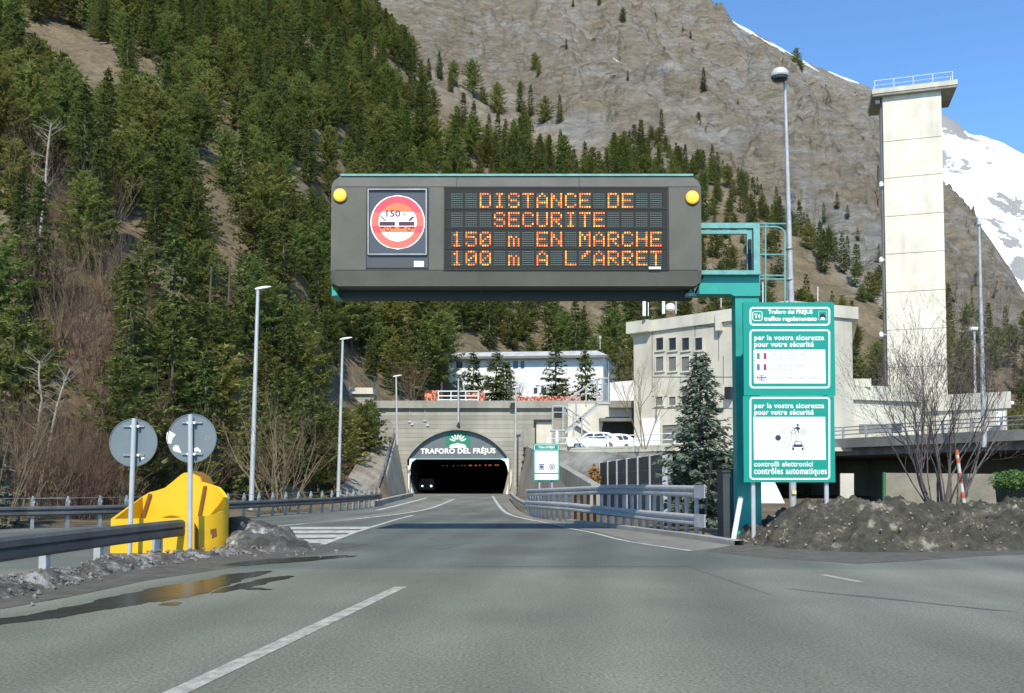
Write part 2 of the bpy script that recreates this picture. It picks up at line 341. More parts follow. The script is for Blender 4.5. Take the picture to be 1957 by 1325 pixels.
# ------------------------------------------------------------------ ground, road, hills
def asphalt_mat():
    m = bpy.data.materials.new("asphalt"); m.use_nodes = True
    t = m.node_tree; N = t.nodes; L = t.links; b = N["Principled BSDF"]; b.inputs["Roughness"].default_value = 0.82; b.inputs["Specular IOR Level"].default_value = 0.3
    pos = N.new("ShaderNodeNewGeometry").outputs["Position"]
    sp = N.new("ShaderNodeSeparateXYZ"); L.new(pos, sp.inputs[0])
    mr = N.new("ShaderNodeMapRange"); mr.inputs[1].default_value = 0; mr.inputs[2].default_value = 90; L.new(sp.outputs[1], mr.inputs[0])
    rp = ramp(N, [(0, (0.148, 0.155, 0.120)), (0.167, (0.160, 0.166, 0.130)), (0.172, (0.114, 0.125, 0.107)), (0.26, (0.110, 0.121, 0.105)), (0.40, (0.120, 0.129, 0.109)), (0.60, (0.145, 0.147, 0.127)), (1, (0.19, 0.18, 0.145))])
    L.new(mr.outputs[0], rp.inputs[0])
    # large worn areas and tyre-polished lanes
    mp = N.new("ShaderNodeMapping"); mp.inputs["Scale"].default_value = (0.55, 0.11, 1); mp.inputs["Rotation"].default_value = (0, 0, R(7)); L.new(pos, mp.inputs[0])
    n1 = N.new("ShaderNodeTexNoise"); n1.inputs["Scale"].default_value = 1.0; n1.inputs["Detail"].default_value = 7; n1.inputs["Roughness"].default_value = 0.6; L.new(mp.outputs[0], n1.inputs["Vector"])
    r1 = N.new("ShaderNodeMapRange"); r1.inputs[1].default_value = 0.3; r1.inputs[2].default_value = 0.7; r1.inputs[3].default_value = 0.80; r1.inputs[4].default_value = 1.17; L.new(n1.outputs["Fac"], r1.inputs[0])
    # aggregate
    n2 = N.new("ShaderNodeTexNoise"); n2.inputs["Scale"].default_value = 34; n2.inputs["Detail"].default_value = 3; n2.inputs["Roughness"].default_value = 0.7; L.new(pos, n2.inputs["Vector"])
    r2 = N.new("ShaderNodeMapRange"); r2.inputs[1].default_value = 0.3; r2.inputs[2].default_value = 0.7; r2.inputs[3].default_value = 0.52; r2.inputs[4].default_value = 1.48; L.new(n2.outputs["Fac"], r2.inputs[0])
    n3 = N.new("ShaderNodeTexNoise"); n3.inputs["Scale"].default_value = 0.22; n3.inputs["Detail"].default_value = 5; L.new(pos, n3.inputs["Vector"])
    r3 = N.new("ShaderNodeMapRange"); r3.inputs[1].default_value = 0.35; r3.inputs[2].default_value = 0.65; r3.inputs[3].default_value = 0.83; r3.inputs[4].default_value = 1.14; L.new(n3.outputs["Fac"], r3.inputs[0])
    mu = N.new("ShaderNodeMath"); mu.operation = 'MULTIPLY'; L.new(r1.outputs[0], mu.inputs[0]); L.new(r2.outputs[0], mu.inputs[1])
    mv = N.new("ShaderNodeMath"); mv.operation = 'MULTIPLY'; L.new(mu.outputs[0], mv.inputs[0]); L.new(r3.outputs[0], mv.inputs[1])
    # tyre-darkened wheel tracks along the lane
    rt = N.new("ShaderNodeVectorMath"); rt.operation = 'DOT_PRODUCT'; rt.inputs[1].default_value = (math.cos(R(7.4)), -math.sin(R(7.4)), 0); L.new(pos, rt.inputs[0])
    wv = N.new("ShaderNodeMath"); wv.operation = 'MULTIPLY_ADD'; wv.inputs[1].default_value = 2 * math.pi / 1.85; wv.inputs[2].default_value = 1.0; L.new(rt.outputs["Value"], wv.inputs[0])
    sn_ = N.new("ShaderNodeMath"); sn_.operation = 'SINE'; L.new(wv.outputs[0], sn_.inputs[0])
    tn = N.new("ShaderNodeMath"); tn.operation = 'MULTIPLY'; L.new(sn_.outputs[0], tn.inputs[0]); L.new(n3.outputs["Fac"], tn.inputs[1])
    tk = N.new("ShaderNodeMapRange"); tk.inputs[1].default_value = -.5; tk.inputs[2].default_value = .5; tk.inputs[3].default_value = .90; tk.inputs[4].default_value = 1.08; L.new(tn.outputs[0], tk.inputs[0])
    mw = N.new("ShaderNodeMath"); mw.operation = 'MULTIPLY'; L.new(mv.outputs[0], mw.inputs[0]); L.new(tk.outputs[0], mw.inputs[1]); mv = mw
    # warm dusty margins at the right of the junction
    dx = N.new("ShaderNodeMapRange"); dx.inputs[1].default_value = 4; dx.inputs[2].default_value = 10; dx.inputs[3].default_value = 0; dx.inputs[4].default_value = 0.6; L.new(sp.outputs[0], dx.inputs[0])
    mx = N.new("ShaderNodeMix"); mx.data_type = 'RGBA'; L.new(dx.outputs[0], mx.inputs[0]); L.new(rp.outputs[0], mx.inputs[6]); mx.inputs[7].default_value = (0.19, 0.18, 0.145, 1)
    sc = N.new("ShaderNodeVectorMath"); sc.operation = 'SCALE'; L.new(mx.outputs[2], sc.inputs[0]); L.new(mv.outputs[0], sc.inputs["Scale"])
    L.new(sc.outputs[0], b.inputs["Base Color"])
    bp = N.new("ShaderNodeBump"); bp.inputs["Strength"].default_value = 0.5; bp.inputs["Distance"].default_value = 0.01; L.new(n2.outputs["Fac"], bp.inputs["Height"]); L.new(bp.outputs[0], b.inputs["Normal"])
    return m
asphalt = asphalt_mat()
XL = [(-20, -19.0), (20, -17.2), (28.5, -16.2), (31.4, -14.3), (37, -11.9), (43, -10.6), (49, -9.6), (61, -9.2), (88, -9.6), (140, -9.6)]
XR = [(-20, 60.0), (15, 60.0), (16, 30.0), (22.5, 6.5), (24, 4.95), (28.5, 3.8), (31.4, 2.9), (34, 2.0), (37, 1.15), (41.5, 0.6), (56, 0.05), (88, -0.15), (140, -0.15)]
mb = MB(); rows = []
Y = -20.0
while Y <= 130:
    l = interp(XL, Y)[0]; r = interp(XR, Y)[0]
    if 88.5 < Y: l, r = -9.2, -0.6
    rows.append([Vector((lerp(l, r, i / 10), Y, zg(Y))) for i in range(11)]); Y += 1.0
for i in range(len(rows) - 1):
    n = len(mb.v)
    mb.add(rows[i] + rows[i + 1], [(j, j + 1, 11 + j + 1, 11 + j) for j in range(10)])
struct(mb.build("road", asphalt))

# terrain control curves: (column, distance, height) read from the photograph and turned into places
BASE = [(-900, 33, 0.2), (0, 37, 0.3), (300, 47, 0.4), (480, 55, 0.6), (580, 64, 2.0), (660, 84, 7.5), (730, 92, 9.0), (1100, 112, 9.0), (1640, 112, 9.0), (1760, 112, 4.0), (2600, 118, 4.0)]
BND = [(col_of(x, y), D, EYE + tan_of(y) * D) for x, y, D in
       [(-900, -150, 360), (0, -150, 420), (400, -120, 400), (600, -60, 385), (700, 30, 366), (800, 180, 300), (1000, 250, 310), (1180, 320, 270), (1340, 340, 253), (1600, 530, 190), (1690, 600, 175), (1957, 690, 160), (2500, 790, 160)]]
RDG = [(col_of(x, y), D, EYE + tan_of(y) * D) for x, y, D in
       [(-900, -500, 800), (400, -520, 760), (700, -420, 760), (1000, -280, 760), (1200, -130, 740), (1300, -42, 720), (1340, 0, 720), (1400, 40, 720), (1480, 85, 720), (1560, 130, 720), (1660, 166, 720), (1700, 205, 700), (1760, 290, 650), (1810, 372, 600), (1860, 418, 560), (1957, 560, 450), (2100, 660, 380), (2600, 770, 320)]]
def rocky(c, D):
    Db = interp(BND, c)[0]
    if c < 640: return 0.0
    return sstep(Db * 0.93, Db * 1.06, D)
def crag(X, D, s, k):
    # tilted facets broken along cracks: each cell of a cell pattern is its own little plane
    w1 = noise.noise_vector(Vector((X / s * .7, D / s * .7, k))) * .35
    p = Vector((X / s + w1.x, D / s * .75 + X / s * .35 + w1.y, k)); dd, pp = noise.voronoi(p)
    q = pp[0]; hv = noise.noise_vector(q * 9.7 + Vector((.5, .3, .7)))
    edge = min(1, (dd[1] - dd[0]) / .16)
    return ((p - q).x * hv.x * 2.2 + (p - q).y * (hv.y * 2.2 + .55) + hv.z * .45 - (1 - edge) * .30) * s
def terrain(c, D):
    """height of the ground at picture column c (= 978.5 + 1750 X / Y) and forward distance D"""
    bD, bz = interp(BASE, c); nD, nz = interp(BND, c); rD, rz = interp(RDG, c)
    X = (c - CX) / F * D
    if D < bD:
        g = zg(D) - 0.10
        if c < 600: z = lerp(g, bz, sstep(bD - 8, bD, D))
        elif c < 740:
            ap = g + sstep(62, 88, D) * 4.6 * sstep(590, 650, c) * (1 - sstep(735, 750, c))
            z = ap if D < 89.2 else lerp(ap, bz, min(1, (D - 89.2) / 1.3))
        elif c < 1665: z = g if D < 89.2 else (lerp(g, bz, min(1, (D - 89.2) / 1.3)))
        else: z = lerp(-0.3, bz, sstep(98, bD, D))
        if D > 15: z += (noise.noise(Vector((X * .35, D * .35, 3.1))) * .06 if D < 89 else 0)
        return z
    if D <= nD:
        t = (D - bD) / (nD - bD); z = lerp(bz, nz, t)
        k = sstep(0, 25, D - bD)
        z += k * (noise.fractal(Vector((X * .022, D * .022, 1.7)), 1, 2, 4) * 5.0 + noise.noise(Vector((X * .12, D * .12, 5))) * 0.9)
        return z
    if D <= rD:
        t = (D - nD) / (rD - nD); z = lerp(nz, rz, t)
        k = sstep(0, 40, D - nD) * (1 - 0.95 * sstep(rD - 210, rD - 50, D))
        fade = 1.0
        q = Vector((X * .011 + D * .004, D * .009 - X * .003, z * .006))
        rm = noise.ridged_multi_fractal(q, 0.9, 2.1, 6, 1.0, 2.0) - 1.0
        hh = noise.hetero_terrain(Vector((X * .03, D * .03, 7.7)), 0.8, 2.2, 5, 0.6) - .6
        z += k * min(1, (rD - nD) / 450) * (rm * 11.0 + hh * 4.0 + crag(X, D, 46, 3.3) * .30 + crag(X, D, 17, 8.1) * .36 + crag(X, D, 7, 1.9) * .32) + (1 - k) * noise.fractal(Vector((X * .022, D * .022, 1.7)), 1, 2, 4) * 5.0 * (1 - sstep(rD - 60, rD, D))
        return z
    return rz - (D - rD) * 0.55 + noise.noise(Vector((X * .02, D * .02, 0))) * 3
def tz(X, Y): return terrain(CX + X / Y * F, Y)

def ground_mat():
    m = bpy.data.materials.new("hillside"); m.use_nodes = True
    t = m.node_tree; N = t.nodes; L = t.links; b = N["Principled BSDF"]; b.inputs["Roughness"].default_value = 0.95; b.inputs["Specular IOR Level"].default_value = 0.15
    geo = N.new("ShaderNodeNewGeometry"); pos = geo.outputs["Position"]
    at = N.new("ShaderNodeAttribute"); at.attribute_name = "rock"
    sn = N.new("ShaderNodeAttribute"); sn.attribute_name = "snow"
    def nz(s, d, st=None, rough=0.6):
        n = N.new("ShaderNodeTexNoise"); n.inputs["Scale"].default_value = s; n.inputs["Detail"].default_value = d; n.inputs["Roughness"].default_value = rough
        if st:
            mp = N.new("ShaderNodeMapping"); mp.inputs["Scale"].default_value = st[0]; mp.inputs["Rotation"].default_value = st[1]; L.new(pos, mp.inputs[0]); L.new(mp.outputs[0], n.inputs["Vector"])
        else: L.new(pos, n.inputs["Vector"])
        return n.outputs["Fac"]
    # forest floor: dry grass, needle litter, bare soil
    a = nz(0.12, 8); ra = ramp(N, [(0.33, (0.19, 0.155, 0.10)), (0.47, (0.155, 0.12, 0.075)), (0.56, (0.115, 0.095, 0.06)), (0.68, (0.21, 0.18, 0.13))]); L.new(a, ra.inputs[0])
    a2 = nz(1.3, 6); r2 = N.new("ShaderNodeMapRange"); r2.inputs[1].default_value = .3; r2.inputs[2].default_value = .7; r2.inputs[3].default_value = .65; r2.inputs[4].default_value = 1.25; L.new(a2, r2.inputs[0])
    s1 = N.new("ShaderNodeVectorMath"); s1.operation = 'SCALE'; L.new(ra.outputs[0], s1.inputs[0]); L.new(r2.outputs[0], s1.inputs["Scale"])
    # rock: warm grey limestone, bluish faces, ochre grass on ledges
    c = nz(0.017, 10, rough=0.7); rc = ramp(N, [(0.30, (0.225, 0.215, 0.195)), (0.42, (0.30, 0.275, 0.23)), (0.50, (0.25, 0.21, 0.15)), (0.57, (0.295, 0.28, 0.25)), (0.70, (0.37, 0.355, 0.325))]); L.new(c, rc.inputs[0])
    d = nz(0.30, 9, ((0.5, 0.35, 1.4), (R(25), R(18), 0)), 0.72); rd = N.new("ShaderNodeMapRange"); rd.inputs[1].default_value = .3; rd.inputs[2].default_value = .7; rd.inputs[3].default_value = .55; rd.inputs[4].default_value = 1.35; L.new(d, rd.inputs[0])
    vo = N.new("ShaderNodeTexVoronoi"); vo.feature = 'DISTANCE_TO_EDGE'; vo.inputs["Scale"].default_value = 0.045
    mpv = N.new("ShaderNodeMapping"); mpv.inputs["Scale"].default_value = (1, 0.6, 0.5); mpv.inputs["Rotation"].default_value = (R(10), R(28), 0)
    dn = N.new("ShaderNodeTexNoise"); dn.inputs["Scale"].default_value = 0.05; dn.inputs["Detail"].default_value = 6; L.new(pos, dn.inputs["Vector"])
    dm = N.new("ShaderNodeVectorMath"); dm.operation = 'MULTIPLY_ADD'; dm.inputs[1].default_value = (30, 30, 30); L.new(dn.outputs["Color"], dm.inputs[0]); L.new(pos, dm.inputs[2])
    L.new(dm.outputs[0], mpv.inputs[0]); L.new(mpv.outputs[0], vo.inputs["Vector"])
    s2 = N.new("ShaderNodeVectorMath"); s2.operation = 'SCALE'; L.new(rc.outputs[0], s2.inputs[0]); L.new(rd.outputs[0], s2.inputs["Scale"])
    # dry grass where the rock lies flatter
    sx = N.new("ShaderNodeSeparateXYZ"); L.new(geo.outputs["Normal"], sx.inputs[0])
    g1 = N.new("ShaderNodeMath"); g1.operation = 'MULTIPLY_ADD'; g1.inputs[1].default_value = 0.9; L.new(dn.outputs["Fac"], g1.inputs[0]); L.new(sx.outputs[2], g1.inputs[2])
    gr = N.new("ShaderNodeMapRange"); gr.inputs[1].default_value = 1.25; gr.inputs[2].default_value = 1.42; gr.inputs[4].default_value = 0.75; L.new(g1.outputs[0], gr.inputs[0])
    mg = N.new("ShaderNodeMix"); mg.data_type = 'RGBA'; L.new(gr.outputs[0], mg.inputs[0]); L.new(s2.outputs[0], mg.inputs[6]); mg.inputs[7].default_value = (0.23, 0.185, 0.12, 1)
    mx = N.new("ShaderNodeMix"); mx.data_type = 'RGBA'; L.new(at.outputs["Fac"], mx.inputs[0]); L.new(s1.outputs[0], mx.inputs[6]); L.new(mg.outputs[2], mx.inputs[7])
    ms = N.new("ShaderNodeMix"); ms.data_type = 'RGBA'; L.new(sn.outputs["Fac"], ms.inputs[0]); L.new(mx.outputs[2], ms.inputs[6]); ms.inputs[7].default_value = (0.85, 0.87, 0.9, 1)
    L.new(ms.outputs[2], b.inputs["Base Color"])
    # relief
    hb = nz(0.22, 10, ((0.6, 0.5, 1.2), (R(20), R(25), 0)), 0.7)
    vm = N.new("ShaderNodeMapRange"); vm.inputs[1].default_value = 0; vm.inputs[2].default_value = 0.12; vm.inputs[3].default_value = -0.35; vm.inputs[4].default_value = 0; L.new(vo.outputs["Distance"], vm.inputs[0])
    ha = N.new("ShaderNodeMath"); ha.operation = 'ADD'; L.new(hb, ha.inputs[0]); L.new(vm.outputs[0], ha.inputs[1])
    bp = N.new("ShaderNodeBump"); bp.inputs["Strength"].default_value = 0.95; bp.inputs["Distance"].default_value = 6.0; L.new(ha.outputs[0], bp.inputs["Height"])
    bq = N.new("ShaderNodeBump"); bq.inputs["Strength"].default_value = 0.6; bq.inputs["Distance"].default_value = 0.5; L.new(a2, bq.inputs["Height"])
    mb_ = N.new("ShaderNodeMix"); mb_.data_type = 'VECTOR'; L.new(at.outputs["Fac"], mb_.inputs[0]); L.new(bq.outputs[0], mb_.inputs[4]); L.new(bp.outputs[0], mb_.inputs[5])
    L.new(mb_.outputs[1], b.inputs["Normal"])
    return m
cols = [-1500, -1300, -1100, -900, -780, -680, -600] + [(-540 + 9 * i) for i in range(155)] + [855 + 4.5 * i for i in range(240)] + [1935 + 9 * i for i in range(55)] + [2440, 2500, 2600, 2700, 2850, 3000]
ds = []
d = 3.0
while d < 30: ds.append(d); d *= 1.12
d = 30.0
while d < 88: ds.append(d); d += 2.2
ds += [88.6, 89.2, 90.5, 91.5]
d = 93.0
while d < 140: ds.append(d); d += 2.4
while d < 420: ds.append(d); d += 2.6
while d < 740: ds.append(d); d += 2.6
while d < 840: ds.append(d); d += 8
ds += [860, 900, 1000, 1200]
vs = []; rk = []; snw = []
for D in ds:
    for c in cols:
        z = terrain(c, D); X = (c - CX) / F * D
        vs.append((X, D, z)); rk.append(rocky(c, D))
        s_ = 0.0
        if D > 600 and 1372 < c < 1720:      # thin snow left on the shoulder of the ridge
            rD = interp(RDG, c)[0]
            if abs(D - rD) < (36 if c < 1510 else 22) and noise.noise(Vector((X * .045, D * .02, 4))) > (-.12 if c < 1510 else .12): s_ = 1.0
        if D > 250 and noise.noise(Vector((X * .06, D * .05, 9.3))) > 0.735: s_ = 1.0
        snw.append(s_)
nc = len(cols); fs = []
for i in range(len(ds) - 1):
    for j in range(nc - 1):
        if 88 <= ds[i] < 90.5 and 745 < cols[j] < 1000: continue
        fs.append((i * nc + j, i * nc + j + 1, (i + 1) * nc + j + 1, (i + 1) * nc + j))
me = bpy.data.meshes.new("hillside"); me.from_pydata(vs, [], fs)
for nm, arr in (("rock", rk), ("snow", snw)):
    a_ = me.attributes.new(nm, 'FLOAT', 'POINT'); a_.data.foreach_set("value", arr)
me.polygons.foreach_set('use_smooth', [True] * len(me.polygons)); me.materials.append(ground_mat())
hill = bpy.data.objects.new("hillside", me); COL.objects.link(hill); struct(hill)
# the plain ground under and behind everything, out to the horizon
mb = MB(); mb.quad((-9000, -6000, -1.2), (9000, -6000, -1.2), (9000, 9000, -1.2), (-9000, 9000, -1.2))
struct(mb.build("ground", mat("valley_ground", (0.13, 0.115, 0.08), 0.95, 0, 0.35, 0.05)))
mb = MB(); mb.quad((-60, -40, -0.12), (-19, -40, -0.12), (-16, 34, -0.12), (-60, 34, -0.12))
struct(mb.build("verge", mat("verge_soil", (0.15, 0.125, 0.085), 0.95, 0, 0.45, 0.8, bump=0.4, bscale=4)))

# distant snow mountain
def snow_mat():
    m = bpy.data.materials.new("snowfield"); m.use_nodes = True
    t = m.node_tree; N = t.nodes; L = t.links; b = N["Principled BSDF"]; b.inputs["Roughness"].default_value = 0.8
    geo = N.new("ShaderNodeNewGeometry"); pos = geo.outputs["Position"]
    at = N.new("ShaderNodeAttribute"); at.attribute_name = "bare"
    n = N.new("ShaderNodeTexNoise"); n.inputs["Scale"].default_value = 0.010; n.inputs["Detail"].default_value = 10; n.inputs["Roughness"].default_value = 0.68; L.new(pos, n.inputs["Vector"])
    ad = N.new("ShaderNodeMath"); ad.operation = 'ADD'; L.new(n.outputs["Fac"], ad.inputs[0]); L.new(at.outputs["Fac"], ad.inputs[1])
    mr = N.new("ShaderNodeMapRange"); mr.inputs[1].default_value = 0.535; mr.inputs[2].default_value = 0.565; L.new(ad.outputs[0], mr.inputs[0])
    mx = N.new("ShaderNodeMix"); mx.data_type = 'RGBA'; L.new(mr.outputs[0], mx.inputs[0]); mx.inputs[6].default_value = (0.88, 0.9, 0.93, 1); mx.inputs[7].default_value = (0.24, 0.235, 0.225, 1)
    L.new(mx.outputs[2], b.inputs["Base Color"]); return m
SR = [(col_of(x, y), EYE + tan_of(y) * 2800) for x, y in [(1300, 330), (1600, 260), (1700, 200), (1760, 205), (1805, 222), (1850, 262), (1880, 265), (1920, 282), (1957, 300), (2050, 350), (2250, 430), (2600, 560), (3000, 700)]]
vs = []; br = []
cs = [1300 + 12 * i for i in range(140)]; dd = [1500 + 26 * i for i in range(60)]
for D in dd:
    for c in cs:
        X = (c - CX) / F * D; rz = interp(SR, c)[0]
        t_ = min(1, (D - 1500) / 1300.0); z = rz * (t_ ** 1.05) if D <= 2800 else rz - (D - 2800) * .6
        k = sstep(0, .2, t_) * (1 - .75 * sstep(.85, 1, t_))
        z += k * (noise.ridged_multi_fractal(Vector((X * .0022, D * .0022, 2)), 0.9, 2.1, 6, 1, 2) - 1) * 75
        vs.append((X, D, z)); br.append(0.13 * (1 - sstep(.25, .5, t_)) + (0.17 if (1800 < c < 1860 and t_ > .9) else 0))
n_ = len(cs)
me = bpy.data.meshes.new("snowy_mountain"); me.from_pydata(vs, [], [(i * n_ + j, i * n_ + j + 1, (i + 1) * n_ + j + 1, (i + 1) * n_ + j) for i in range(len(dd) - 1) for j in range(n_ - 1)])
a_ = me.attributes.new("bare", 'FLOAT', 'POINT'); a_.data.foreach_set("value", br)
me.polygons.foreach_set('use_smooth', [True] * len(me.polygons)); me.materials.append(snow_mat())
o = bpy.data.objects.new("snowy_mountain", me); COL.objects.link(o); struct(o)

# road markings
paint = mat("road_paint", (0.42, 0.42, 0.36), 0.8, 0, 0, 7.0, col2=(0.20, 0.205, 0.175), coord='World')
paint_w = mat("road_paint_bright", (0.58, 0.57, 0.50), 0.75, 0, 0, 3.5, col2=(0.24, 0.24, 0.21), coord='World')
mb = MB()
a, b_ = G(342, 1322), G(766, 1122); dv = (b_ - a)
ribbon(mb, [a - dv * .1] + densify([a, b_], 1.0), 0.17, 0.004)
ribbon(mb, densify([G(1572, 1099), G(1645, 1113)], .6), 0.13, 0.004)
struct(mb.build("lane_marking", paint))
mb = MB()
ribbon(mb, smoothpath([G(941, 948), G(957, 971), G(981, 986), G(1037, 998), G(1080, 1006)], 1.0), 0.18, 0.005)
ribbon(mb, smoothpath([G(1080, 1009), G(1130, 1018), G(1200, 1035), G(1320, 1053)], 1.0), 0.13, 0.005)
ribbon(mb, smoothpath([G(400, 1019), G(540, 1005), G(660, 994), G(760, 983), G(825, 971), G(868, 954)], 1.0), 0.22, 0.005)
ribbon(mb, smoothpath([G(616, 1041), G(690, 1014), G(752, 995), G(790, 985)], 1.0), 0.16, 0.006)
ribbon(mb, smoothpath([G(722, 975), G(765, 965), G(815, 952)], 1.0), 0.3, 0.005)
struct(mb.build("edge_marking", paint_w))
mb = MB()
for y0, y1, xl in ((1007, 1011.5, 500), (1014, 1019, 470), (1022, 1028, 470), (1031, 1038, 470)):
    xr = lambda y: lerp(752, 616, (y - 995) / (1041 - 995)) - 4
    mb.quad(G(xl, y1 + 1, .005), G(xr(y1), y1, .005), G(xr(y0) , y0, .005), G(xl, y0 + 1, .005))
struct(mb.build("hatch_marking", paint_w))
# dusty shoulder beside the rail and the pale lane by the portal
dust = mat("dusty_shoulder", (0.215, 0.20, 0.165), 0.9, 0, 0, 0.7, col2=(0.145, 0.14, 0.12), coord='World')
def strip(mb, left, right, dz):
    n = len(left); mb.add([p + Vector((0, 0, dz)) for p in left + right], [(i, i + 1, n + i + 1, n + i) for i in range(n - 1)])
mb = MB()
strip(mb, [G(1330, 1053), G(1240, 1041), G(1140, 1016), G(1075, 1006), G(1010, 993), G(975, 980), G(962, 966), G(950, 951)],
      [G(1402, 1043), G(1300, 1028), G(1200, 1014), G(1100, 1001), G(1020, 990), G(991, 976), G(978, 964), G(965, 951)], 0.0025)
strip(mb, [G(560, 1004), G(700, 990), G(800, 977), G(840, 966), G(866, 953)], [G(700, 985), G(750, 979), G(778, 970), G(808, 960), G(835, 951)], 0.0025)
struct(mb.build("road_shoulder", dust))
wet = mat("wet_asphalt", (0.034, 0.036, 0.034), 0.26, 0, 0.3, 2.0, spec=0.5, coord='World')
mb = MB()
def blob(mb, pts, dz):
    pts = [G(x, y, dz) for x, y in pts]; out = []
    n = len(pts)
    for i in range(n):
        p0, p1, p2, p3 = pts[i - 1], pts[i], pts[(i + 1) % n], pts[(i + 2) % n]
        for j in range(12):
            t = j / 12
            q = 0.5 * ((2 * p1) + (p2 - p0) * t + (2 * p0 - 5 * p1 + 4 * p2 - p3) * t * t + (3 * p1 - p0 - 3 * p2 + p3) * t ** 3)
            a = 0.10 * noise.noise(q * 2.3) + .05 * noise.noise(q * 7); out.append(Vector((q.x + a, q.y + .20 * noise.noise(q * 3.1 + Vector((9, 2, 1))) + .07 * noise.noise(q * 9), zg(q.y) + dz)))
    mb.quad(*out)
blob(mb, [(-60, 1212), (0, 1196), (80, 1185), (170, 1171), (250, 1157), (330, 1147), (400, 1131), (450, 1113), (520, 1092), (440, 1098), (380, 1110), (290, 1125), (210, 1143), (120, 1163), (30, 1180), (-60, 1192)], .004)
blob(mb, [(300, 1156), (330, 1150), (350, 1152), (320, 1160)], .004)
blob(mb, [(400, 1136), (480, 1122), (560, 1102), (500, 1107), (430, 1124)], .0045)
blob(mb, [(420, 1082), (520, 1078), (640, 1068), (690, 1062), (600, 1064), (500, 1070)], .0045)
blob(mb, [(440, 1125), (500, 1128), (520, 1126), (470, 1122)], .0048)
struct(mb.build("puddle_water", wet))
stain = mat("tar_repair", (0.075, 0.082, 0.078), 0.8, 0, 0, 3.0, col2=(0.105, 0.113, 0.105), coord='World')
mb = MB()
rs = random.Random(4)
for x0, y0, x1, y1, w0 in ((800, 1046, 905, 1038, .20), (815, 1031, 848, 1026, .12), (832, 1050, 880, 1043, .25), (735, 1066, 756, 1063, .10), (1290, 1075, 1480, 1140, .10), (1500, 1125, 1957, 1172, .08), (880, 1083, 1330, 1083, .05), (560, 1068, 700, 1047, .10), (640, 1053, 760, 1029, .09), (690, 1043, 752, 1024, .07)):
    n = 14; L_ = []; R_ = []
    for k in range(n + 1):
        p = G(lerp(x0, x1, k / n), lerp(y0, y1, k / n)); ww = w0 * (math.sin(math.pi * min(1, max(0, k / n))) ** .5 + .05) * rs.uniform(.4, 1.3); dy = rs.gauss(0, w0 * .25)
        L_.append(p + Vector((0, ww + dy, .003))); R_.append(p + Vector((0, -ww + dy, .003)))
    strip(mb, L_, R_, 0)
struct(mb.build("tar_repairs", stain))

# dark verge silt along the left bank and the kerb on the right
silt = mat("wet_silt", (0.062, 0.056, 0.045), 0.75, 0, 0, 3.0, col2=(0.115, 0.105, 0.085), bump=0.5, bscale=25, coord='World')
mb = MB()
strip(mb, [G(-60, 1175), G(0, 1165), G(140, 1140), G(280, 1110), G(400, 1092), G(520, 1072), G(620, 1056), G(700, 1040)],
      [G(-60, 1105), G(0, 1100), G(140, 1085), G(280, 1062), G(400, 1052), G(520, 1044), G(600, 1041), G(640, 1037)], 0.0035)
strip(mb, [G(1345, 1054), G(1440, 1064), G(1540, 1071), G(1640, 1078), G(1750, 1072), G(1860, 1064), G(2000, 1058)],
      [G(1400, 1042), G(1450, 1040), G(1540, 1040), G(1640, 1040), G(1750, 1038), G(1860, 1038), G(2000, 1034)], 0.0035)
struct(mb.build("verge_silt", silt))
mb = MB()
kp = smoothpath([G(1404, 1043), G(1330, 1031), G(1240, 1019), G(1150, 1007), G(1080, 999)], 0.6)
prof = [(0, 0), (0, .11), (.22, .12), (.24, 0)]
n = len(kp); vs = []
for i, p in enumerate(kp):
    t = kp[min(i + 1, n - 1)] - kp[max(i - 1, 0)]; t.z = 0; t.normalize(); q = Vector((t.y, -t.x, 0))
    for a, z in prof: vs.append(p + q * a + Vector((0, 0, z)))
mb.add(vs, [(i * 4 + j, i * 4 + j + 1, i * 4 + 5 + j, i * 4 + 4 + j) for i in range(n - 1) for j in range(3)])
struct(mb.build("kerb", conc_wing))

# ================================================================== LARGE STRUCTURES
# ---- tunnel portal
DP = 88.0
tp = thing("tunnel_portal", "wide concrete tunnel portal with arched sign reading TRAFORO DEL FREJUS above the dark opening", "tunnel portal", P(876, 945, DP))
def arch_y(x):      # outer arch curve in picture pixels
    t = abs(x - 876)
    return 955 if t >= 99.5 else 934 - math.sqrt(113.0 ** 2 - t * t)
ARC = [(876 - 96, 952), (876 - 98, 915)] + [(876 - 113 * math.sin(R(a)), 934 - 113 * math.cos(R(a))) for a in [61 - 122 * k / 36 for k in range(37)]] + [(876 + 98, 915), (876 + 96, 952)]
xs = [716] + [776 + 200 * i / 48 for i in range(49)] + [1040, 1110, 1215]
mb = MB(); pts_f = []
for i in range(len(xs) - 1):
    a, b_ = xs[i], xs[i + 1]
    inside = 776 <= a and b_ <= 976.01
    ya = arch_y(a) if inside else 955; yb = arch_y(b_) if inside else 955
    ya = min(ya, 955); yb = min(yb, 955)
    q = [P(a, ya, DP), P(b_, yb, DP), P(b_, 779, DP), P(a, 779, DP)]
    mb.prism(q, (0, 1.4, 0))
mb.build("headwall", conc_portal, tp)
mb = MB(); a, b_ = P(713, 780, DP - .35), P(1215, 766, DP - .35); mb.box2((a.x, DP - .35, a.z), (b_.x, DP + 1.6, b_.z)); mb.build("coping", conc_cop, tp)
mb = MB()     # hood ring round the arch
N_ = len(ARC) - 1
o1 = [P(876 + (x - 876) * 1.005, y - 1.0, DP) for x, y in ARC]; o2 = [P(876 + (x - 876) * .978, 934 + (y - 934) * .982, DP) for x, y in ARC]
dv = Vector((0, -.7, 0)); vs = [p + dv for p in o1] + [p + dv for p in o2] + o1 + o2; m_ = N_ + 1
